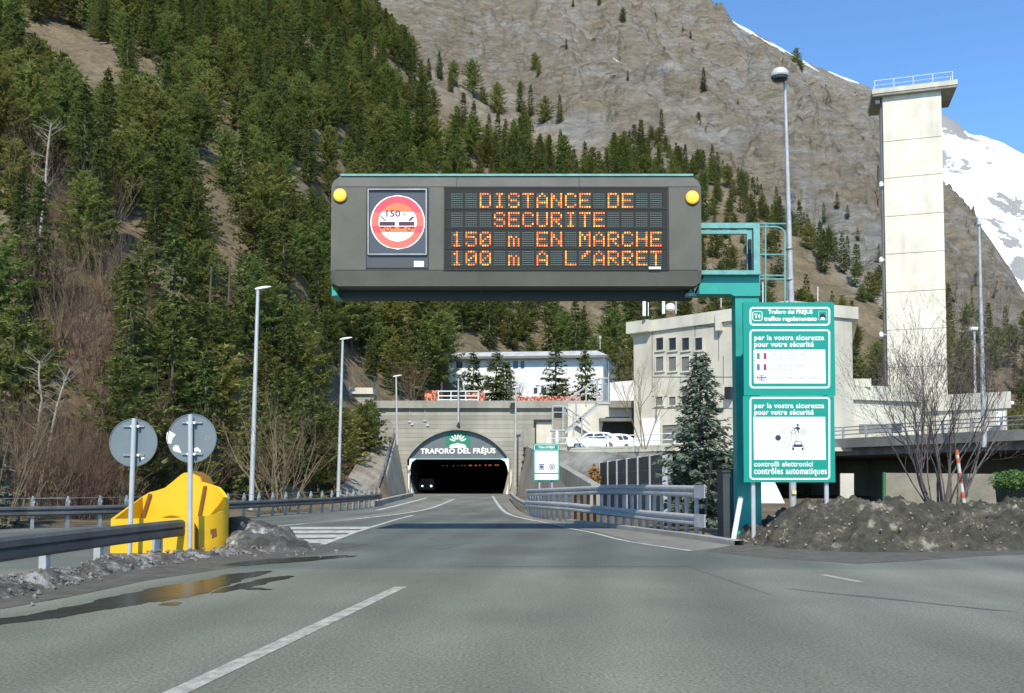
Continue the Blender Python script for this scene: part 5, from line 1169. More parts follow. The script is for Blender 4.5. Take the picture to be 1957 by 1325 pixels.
# far rail under the forest
gf = thing("guardrail", "long dark guardrail with spiked white post tops along the forest edge", "guardrail", (-10, 43, 0))
base = [Vector((-18.2, 16, 0)), Vector((-17.2, 22, 0)), Vector((-16.1, 28.0, 0)), G(200, 1006), G(430, 993), G(560, 984), G(650, 977), G(728, 967)]
bp_ = smoothpath(base, 1.0)
rail_beam("beam", [p + Vector((0, 0, .55)) for p in bp_], -1, gf, rail_dark)
for p, a in along(bp_, 1.05):
    mb = MB(); c, s_ = math.cos(a), math.sin(a)
    p = p - Vector((s_, -c, 0)) * .08; mb.box((p.x, p.y, p.z + .38), (.10, .10, .86), a)
    q = p + Vector((0, 0, .81)); mb.prism([q + Vector((-.075, 0, 0)), q + Vector((.085, 0, 0)), q + Vector((.03, 0, .20)), q + Vector((-.015, 0, .22))], (0, .05, 0)); mb.build("post", galv_dull, gf)
mb = MB(); mb.path([p + Vector((0, .03, .96)) for p in bp_], .012, 4); mb.build("top_wire", galv_dull, gf)
# double rail on the right
gd = thing("guardrail", "double height steel guardrail on closely set posts beside the tunnel approach", "guardrail", (2.5, 33, 0))
bpx = [(1352, 1030), (1290, 1022), (1220, 1012), (1150, 1004), (1090, 997), (1040, 991), (1008, 984)]
bpt = [G(x, y) for x, y in bpx]; bpath = smoothpath(bpt, .5)
def zat(tab, x):
    return interp(tab, x)[0]
up = []; lo = []
for p in bpath:
    x = CX + F * p.x / (p.y * CT + (-.1) * ST)
    up.append(Vector((p.x, p.y, P(x, zat([(1007, 942.0), (1090, 939), (1170, 936), (1250, 937), (1350, 940)], x), p.y).z)))
    lo.append(Vector((p.x, p.y, P(x, zat([(985, 961), (1008, 963), (1090, 969), (1150, 976), (1250, 987), (1350, 996)], x), p.y).z)))
rail_beam("beam", up, 1, gd, galv, sc=1.0); 
bpt2 = [G(1008, 984), G(992, 974), G(982, 964), G(974, 954)]; b2p = smoothpath(bpt2, .6)
lo2 = lo + [Vector((p.x, p.y, p.z + .42)) for p in b2p[2:]]
rail_beam("beam", lo2, 1, gd, galv)
sp_ = .62
for p, a in along(bpath[1:], sp_, .2):
    ztop = min(up, key=lambda q: (q.x - p.x) ** 2 + (q.y - p.y) ** 2).z
    x_pix = CX + F * p.x / p.y
    m = rust if 1085 < x_pix < 1140 and random.random() < .75 else galv
    nrm_ = Vector((math.sin(a), -math.cos(a), 0)) 
    q = p - Vector((-math.sin(a), math.cos(a), 0)) * .07
    mb = MB(); mb.box((q.x, q.y, (ztop + .08 - .1) / 2), (.16, .055, ztop + .28), a); pst = mb.build("post", m, gd)
for (ra, nm) in ((up, "end_plate"), (lo, "end_plate")):
    e_ = ra[0]; mb = MB(); tt_ = (ra[2] - ra[0]).normalized(); mb.box(e_ + tt_ * .22 + Vector((-tt_.y, tt_.x, 0)) * .105, (.60, .03, .34), math.atan2(tt_.y, tt_.x)); mb.build(nm, galv, gd)
mb = MB(); 
for p in (up[-1],): mb.box((p.x, p.y, p.z - .35), (.10, .08, 1.0))
mb.build("end_stub", galv, gd)

# ---- yellow crash cushion
yc = thing("crash_cushion", "bright yellow plastic crash cushion with a tall back hood behind the near rail", "crash cushion", (-6.6, 19, 0))
def cush(side_pts, z0):   # side_pts: list of (pos2d, top z)
    pass
Yf, Yb = 18.75, 20.35
Xl, Xr_ = P(217, 1040, 18.9).x, P(423, 1040, 19.2).x
rad = (Yb - Yf) / 2; cxn = Xr_ - rad
loop = []
topf = [(P(218, 985, Yf).x, P(218, 985, Yf).z)]
NF = 12
for i in range(NF + 1): x = lerp(Xl, cxn, i / NF); loop.append((x, Yf, lerp(P(218, 992, Yf).z, P(380, 990, Yf).z, i / NF)))
for i in [k * .5 for k in range(1, 33)]:
    a = -math.pi / 2 + math.pi * i / 16; x = cxn + rad * math.cos(a); y = (Yf + Yb) / 2 + rad * math.sin(a)
    px_ = CX + F * x / y
    yt = interp([(0, 990), (4, 986), (8, 972), (11, 950), (13, 932), (16, 921)], i)[0]
    loop.append((x, y, P(px_, yt, y).z))
bk_tab = [(217, 981), (250, 962), (288, 941), (300, 938), (318, 932), (335, 918), (350, 905), (356, 903), (372, 906), (388, 914), (402, 922)]
x0b, x1b = cxn, Xl
for i in range(1, 41):
    x = lerp(x0b, x1b, i / 40); px_ = CX + F * x / (Yb + .02)
    loop.append((x, Yb, P(px_, interp(bk_tab, px_)[0], Yb).z))
n = len(loop); ctr = Vector(((Xl + Xr_) / 2, (Yf + Yb) / 2, 0))
mb = MB(); vs = []
rows_ = 5; th = .07
for (x, y, z) in loop:
    dx = 0; d2 = Vector((x, y, 0)) - Vector((min(max(x, Xl + .3), cxn), (Yf + Yb) / 2, 0)); d2.normalize()
    for k in range(rows_):
        bul = .0 * math.sin(math.pi * k / (rows_ - 1)); vs.append(Vector((x, y, z * k / (rows_ - 1))) + d2 * (bul))
    for k in range(rows_)[::-1]: vs.append(Vector((x, y, z * k / (rows_ - 1) - (.015 if k == rows_ - 1 else 0))) - d2 * th)
w_ = rows_ * 2
mb.add(vs, [(i * w_ + j, ((i + 1) % n) * w_ + j, ((i + 1) % n) * w_ + j + 1, i * w_ + j + 1) for i in range(n) for j in range(w_ - 1)])
ys = mb.build("shell", yellow, yc, smooth=True); ys.data.set_sharp_from_angle(angle=R(28))
mb = MB(); z_ = P(300, 1000, Yf).z
mb.prism([(ctr.x + (x - ctr.x) * .955, ctr.y + (y - ctr.y) * .93, 0.01) for x, y, z in loop[:NF + 33] + [(Xl, Yb, 0)]], (0, 0, .41)); mb.build("floor_fill", yellow_in, yc)
for xa, ya, xb, yb in ((270, 989, 284, 944), (378, 988, 389, 929)):      # grooves on the hood, their shade put into the brown
    p0, p1 = P(xa, ya, Yb - .10), P(xb, yb, Yb - .10); mb = MB(); mb.prism([p0, p0 + Vector((.075, 0, 0)), p1 + Vector((.075, 0, 0)), p1], (0, -.02, 0)); mb.build("hood_groove", mat("groove_shade_brown", (.16, .07, .01), .8), yc)
p0 = [P(352, 902, Yb + .02), P(358, 915, Yb + .02), P(372, 928, Yb + .02), P(402, 926, Yb + .02), P(395, 912, Yb + .02), P(380, 903, Yb + .02), P(366, 900, Yb + .02)]
MB().prism([p + Vector((0, .2, .0)) for p in p0], (0, .08, 0)).build("rear_flap", mat("shaded_flap_brown", (.20, .10, .012), .7), yc)  # yellow plastic flap with its shade put into the brown colour
for x, y, s_ in ((404, 1020, 5), (384, 1048, 2.5)):
    c = P(x, y, Yf - .06); mb = MB()
    if s_ > 3: mb.prism([P(402, 1012, Yf - .075), P(412, 1010, Yf - .02), P(413, 1026, Yf - .02), P(405, 1030, Yf - .07), P(405, 1022, Yf - .075), P(402, 1022, Yf - .075)], (0, .05, 0))
    else: mb.disc(c, .04, .05, 12)
    mb.build("drain_recess", mat("groove_shade_brown"), yc)  # brown piece whose colour stands for the shade in the recess
p0 = [P(371, 1000, Yf - .06), P(378, 1012, Yf - .06), P(378, 1050, Yf - .06), P(371, 1054, Yf - .06)]; MB().prism(p0, (0, .04, 0)).build("front_slot", mat("shaded_flap_brown"), yc)  # brown strip whose colour holds the shade of the slot
bd_ = thing("rubber_drum", "black drum half buried in the dirty snow next to the yellow crash cushion", "drum", P(442, 1050, 19.9))
mb = MB(); c = P(441, 1022, 19.9); mb.lathe(c, [(.30, 0), (.37, .03), (.38, .2), (.36, .45), (.38, .7), (.30, .9)], 24, 'Y'); mb.build("barrel", blackpl, bd_)
# ---- two round sign backs
for nm, cx_, cy_, r_, xt, yt, xb, yb, lab, patched in (("round_sign", 255, 846, 46, 256.5, 800, 247, 1062, "plain grey back of a round road sign on a pole", False), ("round_sign", 367, 838, 47, 364, 793, 363, 1056, "grey back of a round road sign with pale peeled patches", True)):
    D = 18.3; t = thing(nm, lab + (", left of the patched one" if not patched else ""), "road sign", P(xb, yb, D), "round signs seen from behind")
    mb = MB(); c = P(cx_, cy_, D + .09); mb.disc(c, r_ * D / F * 1.0, .012, 48); ds_ = mb.build("disc", signback, t)
    mb = MB(); n = 48; rr = r_ * D / F; o_ = [c + Vector((rr * 1.005 * math.cos(2 * math.pi * k / n), -.012, rr * 1.005 * math.sin(2 * math.pi * k / n))) for k in range(n)]; i_ = [c + Vector((rr * .975 * math.cos(2 * math.pi * k / n), -.012, rr * .975 * math.sin(2 * math.pi * k / n))) for k in range(n)]
    mb.add(o_ + i_ + [p + Vector((0, .03, 0)) for p in o_], [(k, (k + 1) % n, n + (k + 1) % n, n + k) for k in range(n)] + [(k, 2 * n + k, 2 * n + (k + 1) % n, (k + 1) % n) for k in range(n)]); mb.build("rim", signback, ds_)
    mb = MB(); p0 = P(xb, yb, D); p1 = P(xt, yt, D); mb.tube((p0.x, D, -.2), p1, .048, n=12); mb.build("pole", pole_m, t, smooth=False)
    for y in (808, 868) if patched else (815, 870):
        mb = MB(); px_rect(mb, cx_ - 20, y - 1.5, cx_ + 20, y + 1.5, D + .055, .03); mb.build("bracket", galv_dull, t)
        for s2_ in (-5, 7):
            mb = MB(); mb.disc(P(xt + s2_, y, D - .01), .028, .06, 8); mb.build("bolt", lamp_cover, t)
    if patched:
        for pts in ([(319, 827), (324, 824), (331, 828), (336, 831), (330, 838), (327, 848), (320, 848), (318, 838)], [(330, 856), (335, 851), (341, 852), (344, 860), (347, 866), (338, 864), (331, 861)], [(371, 857), (377, 855), (384, 861), (383, 865), (377, 862), (372, 864)]):
            MB().prism([P(x, y, D + .085) for x, y in pts], (0, .003, 0)).build("bare_patch", peel, ds_)
        mb = MB(); ringp(mb, 397, 838, 4.5, 1.2, D + .085); mb.build("ring_mark", rustmark, ds_)
    else: mb = MB(); mb.prism([P(267, 872, D + .085), P(274, 869, D + .085), P(276, 876, D + .085), P(270, 879, D + .085)], (0, .003, 0)); mb.build("sticker", peel, ds_)

# ---- heaps of dirty snow and soil
def heap_mat(name, dirt, dirt2, snow, thr, sc=1.6):
    m = bpy.data.materials.new(name); m.use_nodes = True
    t = m.node_tree; N = t.nodes; L = t.links; b = N["Principled BSDF"]; b.inputs["Roughness"].default_value = 0.9
    pos = N.new("ShaderNodeNewGeometry").outputs["Position"]
    n1 = N.new("ShaderNodeTexNoise"); n1.inputs["Scale"].default_value = sc; n1.inputs["Detail"].default_value = 9; n1.inputs["Roughness"].default_value = .7; L.new(pos, n1.inputs["Vector"])
    n2 = N.new("ShaderNodeTexNoise"); n2.inputs["Scale"].default_value = 7; n2.inputs["Detail"].default_value = 6; n2.inputs["Roughness"].default_value = .7; L.new(pos, n2.inputs["Vector"])
    r = ramp(N, [(thr - .16, dirt), (thr - .03, dirt2), (thr + .04, tuple(lerp(a, b_, .55) for a, b_ in zip(dirt2, snow))), (thr + .14, snow)]); L.new(n1.outputs["Fac"], r.inputs[0])
    mr = N.new("ShaderNodeMapRange"); mr.inputs[1].default_value = .3; mr.inputs[2].default_value = .7; mr.inputs[3].default_value = .55; mr.inputs[4].default_value = 1.35; L.new(n2.outputs["Fac"], mr.inputs[0])
    s_ = N.new("ShaderNodeVectorMath"); s_.operation = 'SCALE'; L.new(r.outputs[0], s_.inputs[0]); L.new(mr.outputs[0], s_.inputs["Scale"]); L.new(s_.outputs[0], b.inputs["Base Color"])
    bp = N.new("ShaderNodeBump"); bp.inputs["Strength"].default_value = .9; bp.inputs["Distance"].default_value = .08; L.new(n2.outputs["Fac"], bp.inputs["Height"]); L.new(bp.outputs[0], b.inputs["Normal"])
    return m
def heap(name, label, x0, x1, y0, y1, hf, step, m, rough=.12, cat="heap"):
    nx, ny = int((x1 - x0) / step), int((y1 - y0) / step); vs = []
    for i in range(nx + 1):
        for j in range(ny + 1):
            X, Yy = lerp(x0, x1, i / nx), lerp(y0, y1, j / ny); h = hf(X, Yy)
            k = sstep(-.02, .15, h)
            h += k * rough * (noise.fractal(Vector((X * 2.1, Yy * 2.1, 1)), .8, 2.1, 5) + .5 * abs(noise.noise(Vector((X * 6, Yy * 6, 3)))))
            q = Vector((noise.noise(Vector((X * 4, Yy * 4, 8))), noise.noise(Vector((X * 4, Yy * 4, 18))), 0)) * step * .7
            vs.append(Vector((X, Yy, max(h, -.06) - .02)) + q)
    o = MB().add(vs, [(i * (ny + 1) + j, i * (ny + 1) + j + 1, (i + 1) * (ny + 1) + j + 1, (i + 1) * (ny + 1) + j) for i in range(nx) for j in range(ny)]).build(name, m, origin=((x0 + x1) / 2, (y0 + y1) / 2, 0), smooth=True, tag=(label, cat))
    return o
snow_dirty = heap_mat("dirty_snow", (.045, .042, .038), (.10, .095, .085), (.50, .50, .48), .57)
soil = heap_mat("thawing_soil", (.044, .041, .029), (.078, .070, .050), (.36, .33, .26), .60, 1.7)
c_ = P(500, 1050, 19.6)
def hf(X, Yy):
    px_ = CX + F * X / Yy
    top = interp([(415, .05), (440, .45), (480, .62), (510, .60), (540, .42), (570, .22), (612, .02)], px_)[0]
    d = (Yy - 20.3) / 1.25
    return top * max(0, 1 - d * d) ** 1.0 - .02
heap("snow_heap", "heap of dirty melting snow beside the yellow crash cushion", P(405, 1000, 20).x, P(625, 1000, 20).x, 18.9, 21.8, hf, .055, snow_dirty, .13)
def hf2(X, Yy):
    # low ridge of ploughed rubble under the near rail
    xc_ = interp([(8, -6.55), (13.5, -6.62), (15.5, -6.55), (17.3, -6.35), (18.6, -5.75), (19.2, -5.3)], Yy)[0]
    d = (X - xc_) / .42; h = .20 + .10 * noise.noise(Vector((X * .9, Yy * .9, 6)))
    return h * max(0, 1 - d * d) * sstep(19.6, 18.6, Yy) - .03
heap("snow_ridge", "low ridge of grimy ploughed snow running under the near guardrail", -7.3, -4.7, 9.0, 19.6, hf2, .06, heap_mat("grimy_snow", (.05, .045, .035), (.12, .11, .095), (.42, .40, .37), .54, 2.2), .10)
def hf3(X, Yy):
    px_ = CX + F * X / Yy
    fr = interp([(1385, 23.2), (1420, 21.6), (1500, 19.9), (1560, 19.4), (1650, 18.9), (1750, 19.0), (1957, 19.6), (2300, 20.5)], px_)[0]
    top = interp([(1385, 0), (1420, .12), (1460, .42), (1500, .70), (1560, .90), (1640, 1.0), (1720, .96), (1800, .82), (1850, .86), (1957, .98), (2300, 1.2)], px_)[0]
    t = (Yy - fr) / 2.6
    if t < 0: return -.05
    prof_ = sstep(0, 1, min(1, t)) if t < 1 else (1 - .55 * sstep(1, 2.6, t))
    pr = min(1, t) ** .75 if t < 1 else prof_
    return top * pr + .10 * noise.noise(Vector((X * .8, Yy * .8, 2))) * min(1, t)
heap("soil_mound", "broad mound of thawing soil and grey snow at the foot of the tall green sign", 4.6, 17.5, 18.3, 26.0, hf3, .055, soil, .23)
random.seed(5)
def stones(n, fn, sc, m, name, label):
    mb = MB()
    for _ in range(n):
        p = fn(); r = sc * random.uniform(.4, 1.5); vs = []; k = 6
        rot = Matrix.Rotation(random.uniform(0, 6), 3, Vector((random.random(), random.random(), 1)).normalized())
        for a in ((1, 0, 0), (-1, 0, 0), (0, 1, 0), (0, -1, 0), (0, 0, 1), (0, 0, -1)): vs.append(p + rot @ (Vector(a) * r * random.uniform(.5, 1.2)))
        mb.add(vs, [(0, 2, 4), (2, 1, 4), (1, 3, 4), (3, 0, 4), (2, 0, 5), (1, 2, 5), (3, 1, 5), (0, 3, 5)])
    o = mb.build(name, m); o["kind"] = "stuff"; o["label"] = label; return o
def on3():
    while True:
        X, Yy = random.uniform(5, 16), random.uniform(18.6, 23)
        h = hf3(X, Yy)
        if h > -.04: return Vector((X, Yy, max(0, h) + .03))
stones(420, on3, .035, mat("pale_lumps", (.30, .27, .21), .95, 0, .5, 8), "frozen_lumps", "pale frozen lumps scattered over the soil mound")
def on2():
    Yy = random.uniform(10, 19.4); X = interp([(8, -6.55), (13.5, -6.62), (15.5, -6.55), (17.3, -6.35), (18.6, -5.75), (19.2, -5.3)], Yy)[0] + random.gauss(.1, .3); return Vector((X, Yy, max(0, hf2(X, Yy)) + .02))
stones(300, on2, .035, mat("grey_lumps", (.22, .21, .19), .95, 0, .5, 8), "snow_rubble", "grimy lumps of ploughed snow along the near guardrail")
def on1():
    p = G(random.uniform(390, 660), random.uniform(1050, 1066)); return p + Vector((0, 0, .01))
stones(60, on1, .022, mat("pale_lumps"), "loose_gravel", "loose gravel on the dark silt by the snow heap")

# ---- lamps
def lamp(label, xb, xt, yb, yt, D, hx0, hx1, hy, r0, r1, zb=None):
    p1 = P(xt, yt, D); p0 = P(xb, yb, D); zb = p0.z if zb is None else zb
    t = thing("street_lamp", label, "street lamp", (p0.x, D, zb), "street lamps")
    mb = MB(); mb.tube((p0.x, D, zb), p1, r0, r1, n=10); mb.build("pole", pole_m, t)
    a, b_ = P(hx0, hy, D), P(hx1, hy - (hx1 - hx0) * .16, D); dv = b_ - a; hd = MB(); L_ = dv.length
    ax = dv.normalized(); up_ = ax.cross(Vector((0, 1, 0))); up_ = -up_ if up_.z < 0 else up_; k = L_
    pts = []
    for s_, wd, th0, th1 in ((0, .10, .07, .07), (.25, .16, .12, .13), (.7, .17, .11, .12), (1, .08, .03, .05)):
        c = a + ax * (L_ * s_); pts.append([c + Vector((0, -wd * L_ * .9, 0)) - up_ * th0 * L_ * .5, c + Vector((0, wd * L_ * .9, 0)) - up_ * th0 * L_ * .5, c + Vector((0, wd * L_ * .9, 0)) + up_ * th1 * L_ * .6, c + Vector((0, -wd * L_ * .9, 0)) + up_ * th1 * L_ * .6])
    vs = sum(pts, []); hd.add(vs, [(r * 4 + i, r * 4 + (i + 1) % 4, (r + 1) * 4 + (i + 1) % 4, (r + 1) * 4 + i) for r in range(3) for i in range(4)] + [(0, 1, 2, 3), (12, 15, 14, 13)])
    hd.build("lamp_head", lamp_cover, t)
    return t
lamp("tallest forest side street lamp, rising behind the rail by the yellow cushion", 480, 493, 975, 553, 42, 488, 518, 553, .12, .075)
lamp("middle street lamp of the forest side row, between the tallest lamp and the portal", 646, 655, 957, 649, 57, 650, 673, 649, .12, .07)
lamp("short pink tinged street lamp rising above the portal's forest side wall", 759, 757, 850, 721, 80, 751, 768, 720, .09, .07)
lamp("slim street lamp in front of the portal wall beside the green sign", 984, 986, 930, 740, 84, 980, 992, 741, .10, .07)
t = thing("lamp_post", "short lamp post standing on the wall directly above the tunnel arch", "street lamp", P(876, 812, DP - .5), "street lamps")
mb = MB(); mb.tube(P(876, 808, DP - .55), P(876, 724, DP - .55), .10, .07, n=8); mb.build("pole", pole_m, t); mb = MB(); mb.prism([P(872, 816, DP - .75), P(880, 816, DP - .75), P(876, 806, DP - .75)], (0, .5, 0)); mb.build("bracket", black, t)
t = thing("camera_box", "small dark traffic camera box on the portal coping", "camera", P(980, 771, DP - .6))
mb = MB(); px_rect(mb, 974, 768, 985, 775, DP - .7, .3); mb.build("case", conc_cop, t); mb = MB(); px_rect(mb, 976, 770, 985, 774, DP - .76, .05); mb.build("lens", black, t)
DL = 35.0; p0 = P(1515, 990, DL); p1 = P(1500, 160, DL)
t = thing("lamp_mast", "very tall lamp mast with a round bowl head behind the green information sign", "street lamp", (p0.x, DL, -.1), "street lamps")
mb = MB(); mb.tube((p0.x, DL, -.1), P(1513, 600, DL), .135, .115, n=12); mb.tube(P(1513, 600, DL), p1, .11, .055, n=12); mb.build("mast", galv, t)
for y in (476, 535): mb = MB(); mb.lathe(P(1508.5, y, DL), [(.125, -.03), (.14, 0), (.125, .03)], 12); mb.build("band", galv_dull, t)
mb = MB(); c = P(1490, 146, DL - .2); mb.lathe(c, [(.06, .30), (.22, .27), (.33, .16), (.35, .02), (.33, -.04)], 20); mb.build("lamp_bowl", mat("bowl_cover", (.5, .52, .48), .4), t); mb = MB(); mb.lathe(c, [(.31, -.02), (.29, -.14), (.18, -.22), (.02, -.24)], 20); mb.build("lens", mat("bowl_lens", (.03, .035, .035), .2), t); mb = MB(); mb.tube(p1, c + Vector((.1, .1, 0)), .05, n=8); mb.build("arm", galv, t)
mb = MB(); a0 = P(1519.5, 940, DL - .3); mb.box(a0 + Vector((0, .12, -.02)), (.16, .05, .14)); mb.build("yellow_tag", mat("tag_yellow", (.7, .6, .2), .5), t)
DL = 56.0; t = thing("lamp_mast", "tall slim grey lamp mast at the bridge beyond the bare bush", "street lamp", P(1881, 848, DL), "street lamps")
mb = MB(); mb.tube(P(1881, 855, DL), P(1871, 432, DL), .16, .07, n=10); mb.build("mast", galv, t); mb = MB(); c = P(1871, 430, DL); mb.lathe(c, [(.05, -.15), (.16, 0), (.14, .2), (.05, .5)], 10); mb.build("lamp_head", galv, t)
DL = 84.0; t = thing("street_lamp", "distant short street lamp with a flat T shaped head near the tower foot", "street lamp", P(1864, 780, DL), "street lamps")
mb = MB(); mb.tube(P(1864, 790, DL), P(1862, 630, DL), .13, .09, n=8); mb.build("pole", pole_m, t); mb = MB(); px_rect(mb, 1855, 625, 1869, 630, DL - .2, .5); mb.build("lamp_head", lamp_cover, t)

# ---- noise wall
nw = thing("noise_wall", "dark slate noise barrier with pale posts behind the double guardrail", "wall", P(1205, 930, 50))
A0, A1 = P(1146, 885, 57), P(1268, 868, 43); A0b, A1b = Vector((A0.x, A0.y, 0)), Vector((A1.x, A1.y, 0))
e_ = (A1b - A0b).normalized(); nn = Vector((-e_.y, e_.x, 0)); L_ = (A1b - A0b).length
for k in range(6):
    a, b_ = A0b + e_ * (L_ * k / 6 + .06), A0b + e_ * (L_ * (k + 1) / 6 - .06); za, zb2 = lerp(A0.z, A1.z, k / 6), lerp(A0.z, A1.z, (k + 1) / 6)
    mb = MB()
    for r_ in range(4):
        q = [Vector((a.x, a.y, za * r_ / 4 + .012)), Vector((b_.x, b_.y, zb2 * r_ / 4 + .012)), Vector((b_.x, b_.y, zb2 * (r_ + 1) / 4)), Vector((a.x, a.y, za * (r_ + 1) / 4))]; mb.prism(q, nn * .10)
    mb.build("panel", soundpanel, nw)
for k in range(7):
    p = A0b + e_ * (L_ * k / 6); z = lerp(A0.z, A1.z, k / 6); mb = MB(); mb.box((p.x + nn.x * .05, p.y + nn.y * .05, z / 2 + .03), (.13, .24, z + .06), math.atan2(e_.y, e_.x)); mb.build("post", galv, nw)
# ---- markers and stakes
def stake(name, label, xb, yb, xt, yt, D, r, m, parts=None, cat="marker post"):
    p0, p1 = P(xb, yb, D), P(xt, yt, D); t = thing(name, label, cat, p0); mb = MB(); mb.tube(p0 - (p1 - p0).normalized() * .15, p1, r, n=10); mb.build("shaft", m, t)
    if parts:
        for k, (s0, s1) in enumerate(parts): mb = MB(); mb.tube(p0.lerp(p1, s0), p0.lerp(p1, s1), r * 1.04, n=10); mb.build("stripe", mat("stripe_orange", (.62, .12, .04), .6, 0, .3, 6), t)
    return t
mb_t = stake("snow_stake", "black snow stake leaning beside the end of the double guardrail", 1345, 1012, 1360, 880, 24.6, .035, black)
stake("snow_stake", "orange and white striped snow stake standing in the bare bush", 1841, 952, 1828, 860, 22.6, .04, mat("stake_white", (.62, .58, .52), .7, 0, .3, 6), [(.0, .12), (.30, .52), (.72, .82), (.9, 1.0)])
wp = thing("marker_post", "pale grey plank post leaning against the teal sign post", "marker post", P(1400, 1040, 22.3)); a, b_ = P(1400, 1042, 22.0), P(1415.5, 953, 22.4); mb = MB(); mb.prism([a + Vector((-.06, 0, 0)), a + Vector((.06, 0, 0)), b_ + Vector((.06, 0, 0)), b_ + Vector((-.06, 0, 0))], (0, .05, 0)); mb.build("plank", galv_dull, wp); mb = MB(); q = a.lerp(b_, .995); mb.prism([b_ + Vector((-.06, 0, 0)), b_ + Vector((.06, 0, 0)), b_ + Vector((.03, 0, .05)), b_ + Vector((-.04, 0, .04))], (0, .05, 0)); mb.build("rounded_tip", galv_dull, wp)
# ---- barrier and orange netting on the portal parapet
t = thing("safety_barrier", "white pipe barrier on the parapet above the tunnel arch", "barrier", P(876, 766, DP + .5))
mb = MB(); d = DP + .4
for y in (748, 757, 764.5): mb.tube(P(838, y, d), P(914, y, d), .06, n=6)
mb.build("rail", lamp_cover, t)
for x in (838, 862, 890, 914): mb = MB(); mb.tube(P(x, 767, d), P(x, 747, d), .06, n=6); mb.build("post", lamp_cover, t)
def netting(label, x0, x1, y0, y1, D):
    gx = []; nx = max(6, int((x1 - x0) / 2.0))
    for i in range(nx + 1):
        for j in range(6):
            s = j / 5; x = lerp(x0, x1, i / nx); p = P(x, lerp(y1, y0 + 5 * abs(noise.noise(Vector((x * .12, 1, 0)))), s), D); p.y += .5 * noise.noise(Vector((x * .3, s * 2, 4))); p.z += .15 * noise.noise(Vector((x * .4, s * 3, 9))); gx.append(p)
    mb = MB(); mb.add(gx, [(i * 6 + j, i * 6 + j + 1, (i + 1) * 6 + j + 1, (i + 1) * 6 + j) for i in range(nx) for j in range(5)]); mb.build("safety_net", orange_net, origin=P((x0 + x1) / 2, y1, D), tag=(label, "netting"))
netting("crumpled orange safety netting at the forest end of the white barrier", 811, 838, 746, 766, DP + .9)
netting("orange safety netting behind the white barrier toward the small spruces", 892, 927, 750, 766, DP + .9)
netting("long sagging orange safety netting in front of the white building's ground floor", 985, 1110, 757, 769, DP + 1.6)
fw = thing("mesh_fence", "green mesh fence along the top of the portal wall beside the forest", "fence", P(760, 752, 93))
for k in range(9):
    x = 640 + k * 25; yb = interp([(640, 720), (715, 732), (840, 766)], x)[0]; mb = MB(); mb.tube(P(x, yb + 14, 93), P(x, yb - 12, 93), .05, n=6); mb.build("post", mesh_green, fw)
mb = MB()
for s in (0, .5, 1): mb.path([P(x, interp([(640, 720), (715, 732), (840, 766)], x)[0] - 12 + 24 * s, 93) for x in range(640, 845, 25)], .03, 5)
for k in range(82): x = 640 + k * 2.5; yb = interp([(640, 720), (715, 732), (840, 766)], x)[0]; mb.tube(P(x, yb + 12, 93), P(x, yb - 12, 93), .012, n=3, cap=False)
mb.build("mesh", mesh_green, fw)

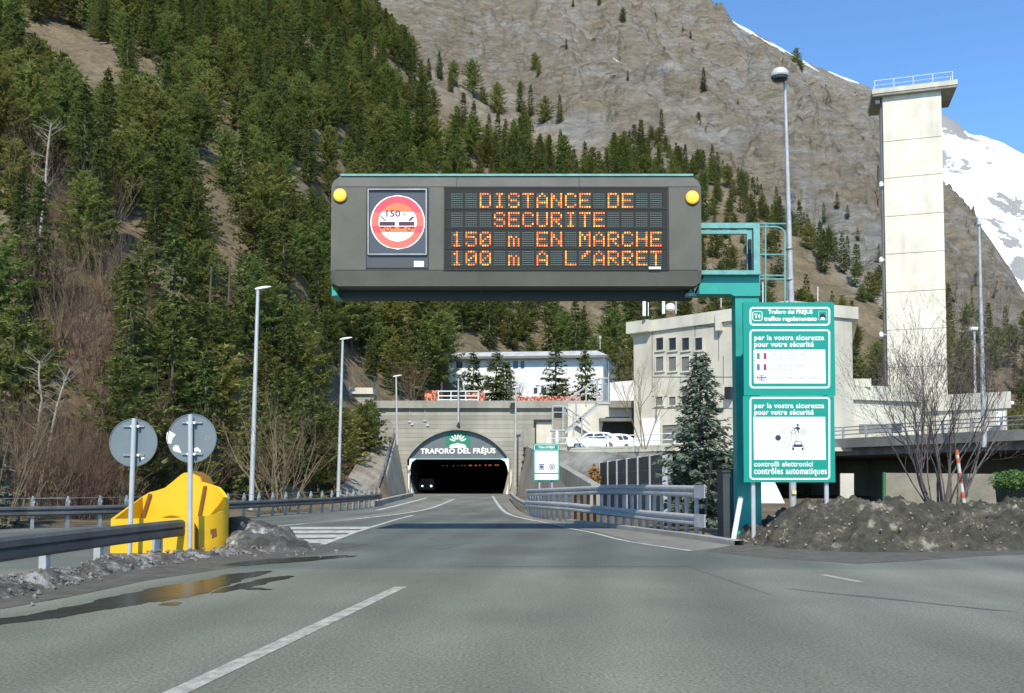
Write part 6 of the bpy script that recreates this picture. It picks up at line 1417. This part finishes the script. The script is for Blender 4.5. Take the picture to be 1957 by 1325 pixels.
# ================================================================== VEGETATION
class TR:
    """triangles gathered fast, without Vector copies"""
    def __init__(s): s.v = []; s.f = []
    def tri(s, a, b, c):
        n = len(s.v); s.v += [a, b, c]; s.f.append((n, n + 1, n + 2))
    def mesh(s, name, m):
        me = bpy.data.meshes.new(name); me.from_pydata(s.v, [], s.f); me.materials.append(m); return me
def conifer(seed, H, Rm, kind, whorls, crown0, twig, dens=1.0):
    """needle sprays on drooping whorled branches; returns crown TR and trunk MB"""
    rnd = random.Random(seed); T = TR(); trunk = MB()
    lean = (rnd.uniform(-.02, .02), rnd.uniform(-.02, .02))
    def axis(z): return Vector((lean[0] * z + .04 * math.sin(z * .7 + seed), lean[1] * z, z))
    for k in range(6): trunk.tube(axis(H * k / 6.2), axis(H * (k + 1) / 6.2), (.018 * H) * (1 - k / 6.3) + .012, (.018 * H) * (1 - (k + 1) / 6.3) + .012, 6, cap=False)
    ph = rnd.uniform(0, 6)
    for w_ in range(whorls):
        t = crown0 + (1 - crown0) * ((w_ + rnd.uniform(-.3, .3)) / whorls); t = min(max(t, crown0), .995)
        s = (t - crown0) / (1 - crown0)
        if kind == 'spruce': rad = Rm * (1 - s) ** .85 * (.75 + .25 * min(1, s * 8)); el = lerp(-.32, .5, s ** 1.6)
        else: rad = Rm * (math.sin(math.pi * min(1, (s * .82 + .20))) ** .8) * (1.0 if s < .6 else 1 - (s - .6) * .9); el = lerp(-.05, .75, s)
        rad = max(rad, .12 * Rm)
        nb = rnd.randint(5, 7) if s < .85 else 4
        for b_ in range(nb):
            if rnd.random() > dens: continue
            az = ph + w_ * 2.4 + 6.283 * b_ / nb + rnd.uniform(-.3, .3)
            L_ = rad * rnd.uniform(.62, 1.12 if kind == 'spruce' else 1.3)
            e0 = el + rnd.uniform(-.15, .15)
            base = axis(t * H); ca, sa = math.cos(az), math.sin(az)
            steps = max(2, int(L_ / (twig * .55)))
            for k in range(1, steps + 1):
                f = k / steps; r = L_ * f
                zc = r * math.sin(e0) + (.16 * L_ * f * f if kind == 'spruce' else .05 * L_ * f)
                p = base + Vector((ca * r * math.cos(e0), sa * r * math.cos(e0), zc))
                nt_ = 4 if kind == 'spruce' else 5
                for q in range(nt_):
                    da = rnd.uniform(-1.25, 1.25); a2 = az + da
                    tl = twig * rnd.uniform(.6, 1.25) * (1.05 - .3 * f)
                    ez = rnd.uniform(-.55, .28) if kind == 'spruce' else rnd.uniform(-.3, .75)
                    d = Vector((math.cos(a2) * math.cos(ez), math.sin(a2) * math.cos(ez), math.sin(ez)))
                    sd = d.cross(Vector((rnd.uniform(-.5, .5), rnd.uniform(-.5, .5), 1))).normalized() * tl * rnd.uniform(.17, .27)
                    o_ = p + Vector((rnd.uniform(-.5, .5), rnd.uniform(-.5, .5), rnd.uniform(-.35, .35))) * twig * .45
                    T.tri(o_ + sd, o_ - sd, o_ + d * tl)
                    if rnd.random() < .5: T.tri(o_ + d * tl * .25 + sd * 1.1, o_ + d * tl * .25 - sd * 1.1 + Vector((0, 0, -.15 * tl)), o_ + d * tl * .9 + Vector((0, 0, -.30 * tl)))
    tp_ = axis(H)
    for q in range(5):
        a2 = rnd.uniform(0, 6.28); sd = Vector((math.cos(a2), math.sin(a2), 0)) * twig * .22
        T.tri(tp_ - Vector((0, 0, twig * 1.4)) + sd, tp_ - Vector((0, 0, twig * 1.4)) - sd, tp_ + Vector((0, 0, twig * .5)))
    return T, trunk
def bare(seed, H, spread, stems, levels, m, r0=.05, twiggy=1.0, up=.55):
    """leafless multi-stemmed tree or shrub, as (stems MB, twigs TR)"""
    rnd = random.Random(seed); S = MB(); T = TR()
    def grow(p, d, L_, r, lev):
        n = 3; pts = [p]
        for k in range(n):
            d = (d + Vector((rnd.gauss(0, .13), rnd.gauss(0, .13), rnd.gauss(.06, .07)))).normalized(); pts.append(pts[-1] + d * L_ / n)
        for k in range(n):
            ra, rb = r * (1 - .5 * k / n), r * (1 - .5 * (k + 1) / n)
            if r > .012: S.tube(pts[k], pts[k + 1], ra, rb, 5, cap=False)
            else:
                sd = d.orthogonal().normalized() * max(ra, .004)
                s2 = d.cross(sd)
                for v_ in (sd, s2): T.tri(pts[k] + v_, pts[k] - v_, pts[k + 1])
        if lev <= 0: return
        nb = rnd.randint(2, 3) if lev > 1 else int(rnd.randint(3, 4) * twiggy)
        for b_ in range(nb):
            f = rnd.uniform(.35, 1); i = min(n - 1, int(f * n)); q = pts[i].lerp(pts[i + 1], f * n - i)
            o_ = d.orthogonal(); o_.rotate(Matrix.Rotation(rnd.uniform(0, 6.28), 3, d)); ang = rnd.uniform(.3, .75)
            nd = (d * math.cos(ang) + o_.normalized() * math.sin(ang)); nd.z += .12; nd.normalize()
            grow(q, nd, L_ * rnd.uniform(.5, .8), r * rnd.uniform(.42, .6), lev - 1)
        if lev > 0: grow(pts[-1], d, L_ * .6, r * .5, lev - 1)
    for s in range(stems):
        a = rnd.uniform(0, 6.28); tl = rnd.uniform(.1, 1) * spread
        d = Vector((math.cos(a) * tl, math.sin(a) * tl, up + rnd.uniform(.2, .6))).normalized()
        grow(Vector((math.cos(a) * .08 * stems ** .5, math.sin(a) * .08 * stems ** .5, -.1)), d, H * rnd.uniform(.36, .55), r0 * rnd.uniform(.6, 1.1), levels)
    return S, T
def join_tr(S, T):
    vs = [tuple(v) for v in S.v]; n = len(vs); return vs + [tuple(v) for v in T.v], list(S.f) + [tuple(i + n for i in f) for f in T.f]
def mk_tree(name, label, cat, grp, crown_me, trunk_mb, trunk_m):
    root = thing(name, label, cat, (0, 0, 0), grp)
    c = bpy.data.objects.new("crown", crown_me); COL.objects.link(c); c.parent = root
    trunk_mb.build("trunk", trunk_m, root); return root

LAB = {"pine": "bushy yellow green pine standing among the forest conifers on the hillside", "dark": "dark green narrow spruce standing among the forest conifers on the hillside"}
protos = []; crown_obs = []
specs = [("pine", 1, 11.0, 3.2, 17, .08), ("pine", 2, 12.5, 2.8, 19, .12), ("pine", 3, 9.5, 3.0, 15, .05), ("pine", 4, 13.0, 3.3, 19, .22), ("dark", 5, 14.0, 2.4, 24, .08), ("dark", 6, 12.0, 2.6, 21, .10), ("dark", 7, 16.0, 2.7, 26, .14)]
for kind, sd, H, Rm, wh, c0 in specs:
    T, tk = conifer(sd, H, Rm, 'pine' if kind == "pine" else 'spruce', wh, c0, .80 if kind == "pine" else .72, .9)
    root = mk_tree("pine_tree" if kind == "pine" else "spruce_tree", LAB[kind], "tree", "bushy pines of the hillside forest" if kind == "pine" else "narrow spruces of the hillside forest", T.mesh("conifer_crown", needle_pine if kind == "pine" else needle_dark), tk, bark)
    protos.append(root)
# where the forest stands: clearings and gullies read off the photograph, as places on the slope
CLEAR = [[(66, 270), (108, 270), (104, 480), (62, 480)], [(420, 530), (448, 530), (448, 660), (420, 660)], [(392, 530), (412, 530), (412, 630), (392, 630)], [(20, 40), (120, 50), (215, 95), (225, 150), (150, 160), (40, 125)], [(120, 150), (215, 165), (250, 205), (200, 205), (130, 180)], [(190, 85), (310, 160), (330, 195), (290, 185), (205, 110)],
         [(392, 236), (470, 258), (500, 292), (470, 300), (400, 265)], [(330, 275), (400, 330), (470, 420), (440, 420), (360, 340), (320, 290)], [(545, 345), (600, 365), (660, 420), (660, 500), (610, 500), (560, 430), (535, 370)],
         [(540, 80), (600, 85), (640, 130), (560, 110)], [(770, 218), (850, 235), (905, 290), (880, 310), (820, 260), (765, 235)], [(690, 60), (780, 150), (900, 190), (1000, 245), (960, 260), (840, 215), (740, 130)],
         [(860, 285), (960, 340), (940, 345), (870, 305)], [(970, 205), (1060, 250), (1170, 320), (1110, 320), (1010, 255)], [(0, 0), (1, 0), (0, 1)],
         [(1520, 500), (1640, 570), (1690, 640), (1680, 690), (1600, 570), (1500, 520)], [(1500, 440), (1560, 500), (1540, 520), (1480, 450)], [(0, 0), (1, 0), (0, 1)], [(145, 590), (235, 600), (240, 800), (225, 960), (70, 960), (90, 700)], [(0, 0), (1, 0), (0, 1)]]
def inpoly(x, y, P_):
    c = False; j = len(P_) - 1
    for i in range(len(P_)):
        if (P_[i][1] > y) != (P_[j][1] > y) and x < (P_[j][0] - P_[i][0]) * (y - P_[i][1]) / (P_[j][1] - P_[i][1]) + P_[i][0]: c = not c
        j = i
    return c
def to_px(p):
    dx, dy, dz = p.x, p.y, p.z - EYE; dep = dy * CT + dz * ST; up_ = -dy * ST + dz * CT
    return CX + F * dx / dep, PY - F * up_ / dep
rnd = random.Random(21); cells = {}; spots = []
def try_spot(X, Y, r):
    k = (int(X // 6), int(Y // 6))
    for i in (-1, 0, 1):
        for j in (-1, 0, 1):
            for (a, b_, rr) in cells.get((k[0] + i, k[1] + j), ()):
                if (a - X) ** 2 + (b_ - Y) ** 2 < (min(r, rr)) ** 2: return False
    cells.setdefault(k, []).append((X, Y, r)); return True
for _ in range(60000):
    Yd = math.sqrt(rnd.uniform(38 ** 2, 400 ** 2)); c = rnd.uniform(-260, 2120); X = (c - CX) / F * Yd
    bD = interp(BASE, c)[0]; nD = interp(BND, c)[0]
    if Yd < bD - 2 or Yd > nD * 1.04: continue
    if 850 < c < 1760 and Yd < 121: continue
    if 640 < c <= 850 and Yd < 96.5: continue
    if c < 640 and Yd < bD + 2: continue
    edge = Yd / nD
    if edge > .86 and rnd.random() < (edge - .86) * 4.6: continue
    if noise.noise(Vector((X * .03, Yd * .03, 12))) > .50: continue
    z = terrain(c, Yd); x, y = to_px(Vector((X, Yd, z)))
    hp_ = 7.0 / Yd * F
    if any(inpoly(x, y - f_ * hp_, pl) for pl in CLEAR for f_ in (0, .3, .5)): continue
    pass
    r = 3.1 + 1.0 * rnd.random()
    if Yd < 110: r = 2.7 + .7 * rnd.random()
    if not try_spot(X, Yd, r): continue
    spots.append((X, Yd, z, x, y) if c < 1240 else (X, Yd, z, x, y, rnd.triangular(.25, .72, .42)))
for _ in range(900):
    c = rnd.uniform(235, 640); Yd = interp(BASE, c)[0] + rnd.uniform(-3.5, 14); X = (c - CX) / F * Yd; z = terrain(c, Yd); x, y = to_px(Vector((X, Yd, z)))
    if c > 560 and Yd > 74: continue
    if not try_spot(X, Yd, 2.1): continue
    spots.append((X, Yd, z, x, y, rnd.uniform(.30, .62)))
for _ in range(700):
    c = rnd.uniform(560, 850); Yd = interp(BASE, c)[0] + rnd.uniform(3, 40);
    if c < 650: Yd = interp(BASE, c)[0] + rnd.uniform(-1, 40)
    elif Yd < 95: continue
    X = (c - CX) / F * Yd; z = terrain(c, Yd); x, y = to_px(Vector((X, Yd, z)))
    if not try_spot(X, Yd, 2.6): continue
    spots.append((X, Yd, z, x, y, rnd.uniform(.30, .62)))
# lone trees on the rock face
for x, y, D, s in ((1022, 140, 420, 1.0), (1030, 150, 415, .8), (995, 180, 380, .8), (1190, 45, 560, .9), (1345, 180, 520, 1.25), (1082, 92, 470, .5), (1280, 300, 300, 1.0), (1265, 262, 310, 1.2), (1245, 270, 305, 1.1), (1258, 285, 300, 1.2), (1272, 292, 296, 1.0), (1310, 320, 280, .9), (1335, 235, 380, .6), (1095, 20, 560, .5), (1145, 10, 580, .5), (1530, 130, 715, .9), (1522, 118, 716, 1.2), (1200, 165, 420, .5), (1410, 195, 520, .4), (1320, 75, 620, .5), (1305, 58, 640, .3), (700, 90, 372, .9), (760, 92, 352, .8), (730, 140, 345, 1.0), (725, 40, 380, .7), (790, 120, 350, .5), (1620, 412, 260, .8), (1575, 430, 240, .9), (1600, 415, 250, 1.0), (1640, 470, 215, .8), (1680, 505, 200, .8)):
    c = col_of(x, y); k = tan_of(y + 6); lo_, hi_ = 60, 715        # where the line of sight meets the slope
    best = None; d = 120.0
    while d < 735:
        if terrain(c, d) > EYE + k * d: best = d; break
        d += 3.0
    if best: spots.append(((c - CX) / F * best, best, terrain(c, best), x, y, s * 36 / F * best / 12.5))
def tsize(r_, D): return r_.triangular(.36, 1.06, .64) * (0.88 + .17 * sstep(60, 200, D))
def place(root, q):
    root.location = (q[0], q[1], q[2] - .15); s = q[5] if len(q) > 5 else tsize(rnd, q[1])
    root.scale = (s * rnd.uniform(.9, 1.12), s * rnd.uniform(.9, 1.12), s); root.rotation_euler = (0, 0, rnd.uniform(0, 6.28))
def vis(q):
    if not (-60 < q[3] < 2010): return False
    if 1200 < q[3] < 1640 and q[1] < 200 and q[4] > 640: return False
    return True
seen = sorted([q for q in spots if vis(q)], key=lambda q: q[1]); near, far = seen[:285], seen[285:] + [q for q in spots if not vis(q)]
used = [False] * len(protos)
for q in near:
    k = rnd.choices(range(7), weights=[5, 4, 5, 3, 2, 2, 1.6])[0]
    if used[k]: root = copy_tree(protos[k])
    else: root = protos[k]; used[k] = True
    place(root, q)
for k, u in enumerate(used):
    if not u: place(protos[k], far.pop())
# the rest of the wood as one mass, instanced on points
me = bpy.data.meshes.new("forest"); me.from_pydata([(q[0], q[1], q[2] - .15) for q in far], [], [])
av = me.attributes.new("variant", 'INT', 'POINT'); av.data.foreach_set("value", [rnd.choices(range(7), weights=[5, 4, 5, 3, 3, 3, 2])[0] for q in far])
asz = me.attributes.new("size", 'FLOAT', 'POINT'); asz.data.foreach_set("value", [(q[5] if len(q) > 5 else tsize(rnd, q[1])) for q in far])
ar = me.attributes.new("turn", 'FLOAT', 'POINT'); ar.data.foreach_set("value", [rnd.uniform(0, 6.28) for q in far])
fo = bpy.data.objects.new("forest", me); COL.objects.link(fo); fo["kind"] = "stuff"; fo["label"] = "dense conifer forest covering the upper hillside"
ng = bpy.data.node_groups.new("forest_points", 'GeometryNodeTree')
ng.interface.new_socket("Geometry", in_out='INPUT', socket_type='NodeSocketGeometry'); ng.interface.new_socket("Geometry", in_out='OUTPUT', socket_type='NodeSocketGeometry')
gi = ng.nodes.new("NodeGroupInput"); go = ng.nodes.new("NodeGroupOutput"); ip = ng.nodes.new("GeometryNodeInstanceOnPoints"); jn = ng.nodes.new("GeometryNodeJoinGeometry")
for pr in protos:
    oi = ng.nodes.new("GeometryNodeObjectInfo"); oi.inputs["Object"].default_value = [ch for ch in pr.children if ch.name.startswith("crown")][0]; oi.inputs["As Instance"].default_value = True
    ng.links.new(oi.outputs["Geometry"], jn.inputs[0])
def na(n, ty):
    a = ng.nodes.new("GeometryNodeInputNamedAttribute"); a.data_type = ty; a.inputs["Name"].default_value = n; return a.outputs["Attribute"]
ng.links.new(gi.outputs[0], ip.inputs["Points"]); ng.links.new(jn.outputs[0], ip.inputs["Instance"]); ip.inputs["Pick Instance"].default_value = True
ng.links.new(na("variant", 'INT'), ip.inputs["Instance Index"]); cx_ = ng.nodes.new("ShaderNodeCombineXYZ"); ng.links.new(na("turn", 'FLOAT'), cx_.inputs[2]); ng.links.new(cx_.outputs[0], ip.inputs["Rotation"]); ng.links.new(na("size", 'FLOAT'), ip.inputs["Scale"])
ng.links.new(ip.outputs[0], go.inputs[0]); md = fo.modifiers.new("forest_points", 'NODES'); md.node_group = ng

# ---- single conifers near the buildings
def lone(name, label, x, yb, D, H, Rm, kind, m, twig, wh, c0=.04, sd=40, z=None, grp=None, dens=1.0):
    T, tk = conifer(sd, H, Rm, kind, wh, c0, twig, dens); r = mk_tree(name, label, "tree", grp, T.mesh("conifer_crown", m), tk, bark)
    p = P(x, yb, D); r.location = (p.x, D, p.z if z is None else z); return r
p_ = P(1340, 682, 33.0)
lone("blue_spruce", "tall blue green spruce in front of the concrete building beside the sign post", 1340, 990, 33.0, p_.z + .15, 2.0, 'spruce', needle_blue, .35, 50, .03, 41, z=-.1)
lone("blue_spruce", "pale blue spruce cut off by the picture edge behind the far guardrail", -34, 980, 30.5, 4.6, 1.5, 'spruce', needle_blue, .34, 26, .03, 43, z=-.1)
z9 = 9.0
for x, yt, D, Rm, sd, lab in ((1062, 652, 97, 2.6, 44, "small golden green spruce before the white building's plain wall"), (1120, 668, 97, 2.3, 45, "small spruce before the white building's gable corner by the stairs"), (948, 672, 97, 3.2, 46, "broad dark spruce hiding the middle windows of the white building"), (905, 672, 98, 2.3, 47, "thin spruce before the forest end of the white building"), (1182, 642, 108, 2.2, 48, "tall spruce rising behind the low white annex"), (968, 690, 96.5, 2.0, 49, "smallest spruce next to the white building's paired upper windows")):
    lone("spruce_tree", lab, x, 768, D, P(x, yt, D).z - z9, Rm, 'spruce', needle_dark, .55, 19, .05, sd, z=z9)
# ---- leafless trees and shrubs
def bare_thing(name, label, cat, x, yb, D, H, spread, stems, lev, m, sd, r0=.05, z=None, grp=None, tw=1.0, up=.55):
    S, T = bare(sd, H, spread, stems, lev, m, r0, tw, up); vs, fs = join_tr(S, T); me = bpy.data.meshes.new(name); me.from_pydata(vs, [], fs); me.materials.append(m)
    o = bpy.data.objects.new(name, me); COL.objects.link(o); p = P(x, yb, D); o.location = (p.x, D, p.z if z is None else z); settag(o, label, cat, grp); return o
bare_thing("bare_bush", "large leafless many stemmed bush growing from the soil mound", "bush", 1802, 962, 23.3, 4.6, .75, 21, 4, twig_grey, 61, .032, up=.66, tw=.75)
bare_thing("bare_bush", "leafless bush spreading in front of the tallest forest side lamp", "bush", 540, 972, 43.5, 5.6, .8, 13, 3, twig_tan, 62, .05, z=.1)
bare_thing("bare_bush", "thin leafless sapling group before the concrete building's left corner", "bush", 1232, 856, 66, 7.5, .35, 4, 4, twig_tan, 63, .06)
bare_thing("bare_bush", "dark leafless bush overhanging the portal coping by the slim lamp", "bush", 985, 770, 90.5, 3.0, .9, 9, 3, twig_grey, 64, .04)
bare_thing("bare_bush", "leafless brown bush above the portal's forest end", "bush", 790, 764, 92, 4.6, .9, 11, 3, twig_brown, 65, .05)
def bright_trunk(label, pts, D0, r, sd, m=birchbark):
    q = [P(x, y, D0) for x, y in pts]; t = thing("bare_tree", label, "tree", q[0]); mb = MB(); n = len(q)
    for k in range(n - 1): mb.tube(q[k], q[k + 1], r * (1 - .75 * k / n), r * (1 - .75 * (k + 1) / n), 7, cap=False)
    mb.build("trunk", m, t); rn = random.Random(sd)
    T = TR(); S = MB()
    for k in range(n * 5):
        f = rn.uniform(.30, 1) * (n - 1); i = min(n - 2, int(f)); p = q[i].lerp(q[i + 1], f - i); a = rn.uniform(0, 6.28); L_ = rn.uniform(.5, 1.6) * r * 9
        d = Vector((math.cos(a), math.sin(a) * .6, rn.uniform(.3, 1.2))).normalized(); p2 = p + d * L_; S.tube(p, p2, r * .16, r * .06, 4, cap=False)
        for s in range(4):
            g = p.lerp(p2, rn.uniform(.3, 1)); d2 = (d + Vector((rn.gauss(0, .5), rn.gauss(0, .5), rn.gauss(.1, .3)))).normalized(); sd_ = d2.orthogonal().normalized() * r * .05; T.tri(g + sd_, g - sd_, g + d2 * L_ * .5)
    vs, fs = join_tr(S, T); MB().add(vs, fs).build("branches", m, t)
bright_trunk("pale forked birch trunk at the forest foot, nearer the picture edge", [(54, 955), (66, 870), (76, 790), (80, 765), (74, 725), (76, 690)], 40, .075, 1)
bright_trunk("pale slanting birch trunk beside the forked one at the forest foot", [(74, 955), (90, 870), (108, 780), (122, 735), (134, 705)], 40, .075, 2)
bright_trunk("tall bleached dead tree standing high above the two birches", [(72, 500), (80, 420), (86, 370), (90, 300), (95, 255), (98, 235)], 57, .10, 3)
bright_trunk("straight thin grey trunk among the pines, leafless, above the patched sign", [(432, 680), (436, 600), (438, 540), (440, 500)], 62, .10, 4, bark)
bright_trunk("straight thin grey trunk with larch twigs, left of its twin", [(399, 640), (402, 560), (404, 510)], 62, .10, 5, bark)
rb = random.Random(77); bp0 = [bare_thing("bare_shrub", "brown leafless shrub in the thicket at the forest foot", "shrub", 0, 950, 45, 3.4, .8, 12, 3, twig_brown, 70 + k, .035, grp="leafless shrubs at the forest foot") for k in range(3)]
bp0 += [bare_thing("bare_shrub", "tan leafless shrub in the thicket at the forest foot", "shrub", 0, 950, 45, 4.2, .5, 10, 3, twig_tan, 80 + k, .035, grp="tan leafless shrubs at the forest foot") for k in range(2)]
k = 0; usedb = [False] * 5
for i in range(56):
    c = rb.uniform(-20, 660); Yd = interp(BASE, c)[0] + rb.uniform(-7, 3)
    if i < 42: c = rb.uniform(20, 245); Yd = rb.uniform(37, 66)
    X = (c - CX) / F * Yd; j = rb.randrange(5)
    if usedb[j]: o = bp0[j].copy(); COL.objects.link(o)
    else: o = bp0[j]; usedb[j] = True
    s = rb.uniform(.7, 1.5); o.location = (X, Yd, terrain(c, Yd) - .1); o.scale = (s, s, s * rb.uniform(.8, 1.3)); o.rotation_euler = (0, 0, rb.uniform(0, 6.28))
# ---- leafy shrubs
def leafy(name, label, x, yb, D, wd, ht, m, sd, n=700, leaf=.12, z=None):
    rn = random.Random(sd); T = TR(); S = MB()
    for k in range(7): a = rn.uniform(0, 6.28); S.tube((0, 0, 0), (math.cos(a) * wd * .3, math.sin(a) * wd * .3, ht * .7), .03, .01, 5, cap=False)
    for _ in range(n):
        v = Vector((rn.gauss(0, 1), rn.gauss(0, 1), rn.gauss(0, 1))).normalized() * rn.uniform(.5, 1) * (1 + .25 * noise.noise(Vector((rn.random() * 3, sd, 1)))); p = Vector((v.x * wd / 2, v.y * wd / 2, ht * (.55 + v.z * .48)))
        d = Vector((rn.gauss(0, 1), rn.gauss(0, 1), rn.gauss(.3, 1))).normalized(); s = d.orthogonal().normalized() * leaf * .35; T.tri(p + s, p - s, p + d * leaf); 
    t = thing(name, label, "shrub", (0, 0, 0)); c = bpy.data.objects.new("foliage", T.mesh("foliage", m)); COL.objects.link(c); c.parent = t; S.build("stems", bark, t); p = P(x, yb, D); t.location = (p.x, D, p.z if z is None else z)
leafy("evergreen_shrub", "bright green leafy shrub at the picture edge under the bridge", 1935, 945, 48, 2.2, 1.25, leaf_green, 91, 1400, .16)
leafy("orange_shrub", "small orange leaved shrub beside the dark noise barrier", 1137, 936, 56, .8, 1.5, leaf_orange, 92, 500, .14)
leafy("ivy_bush", "dark ivy bush hanging on the end of the portal wall", 706, 830, 87, 1.6, 3.4, needle_dark, 93, 900, .3)
# ---- low pines crowding the bank by the portal
for x, yb, D, H, Rm, sd, lab in ((690, 868, 80, 4.6, 2.3, 95, "low bushy pine leaning over the embankment top beside the portal"), (655, 880, 74, 5.6, 2.2, 96, "bushy pine at the embankment foot behind the middle lamp"), (600, 940, 62, 7.5, 2.6, 97, "broad low pine between the two forest side lamps")):
    c = col_of(x, yb); lone("pine_tree", lab, x, yb, D, H, Rm, 'pine', needle_pine, .6, 13, .02, sd, z=terrain(c, D) - .1)
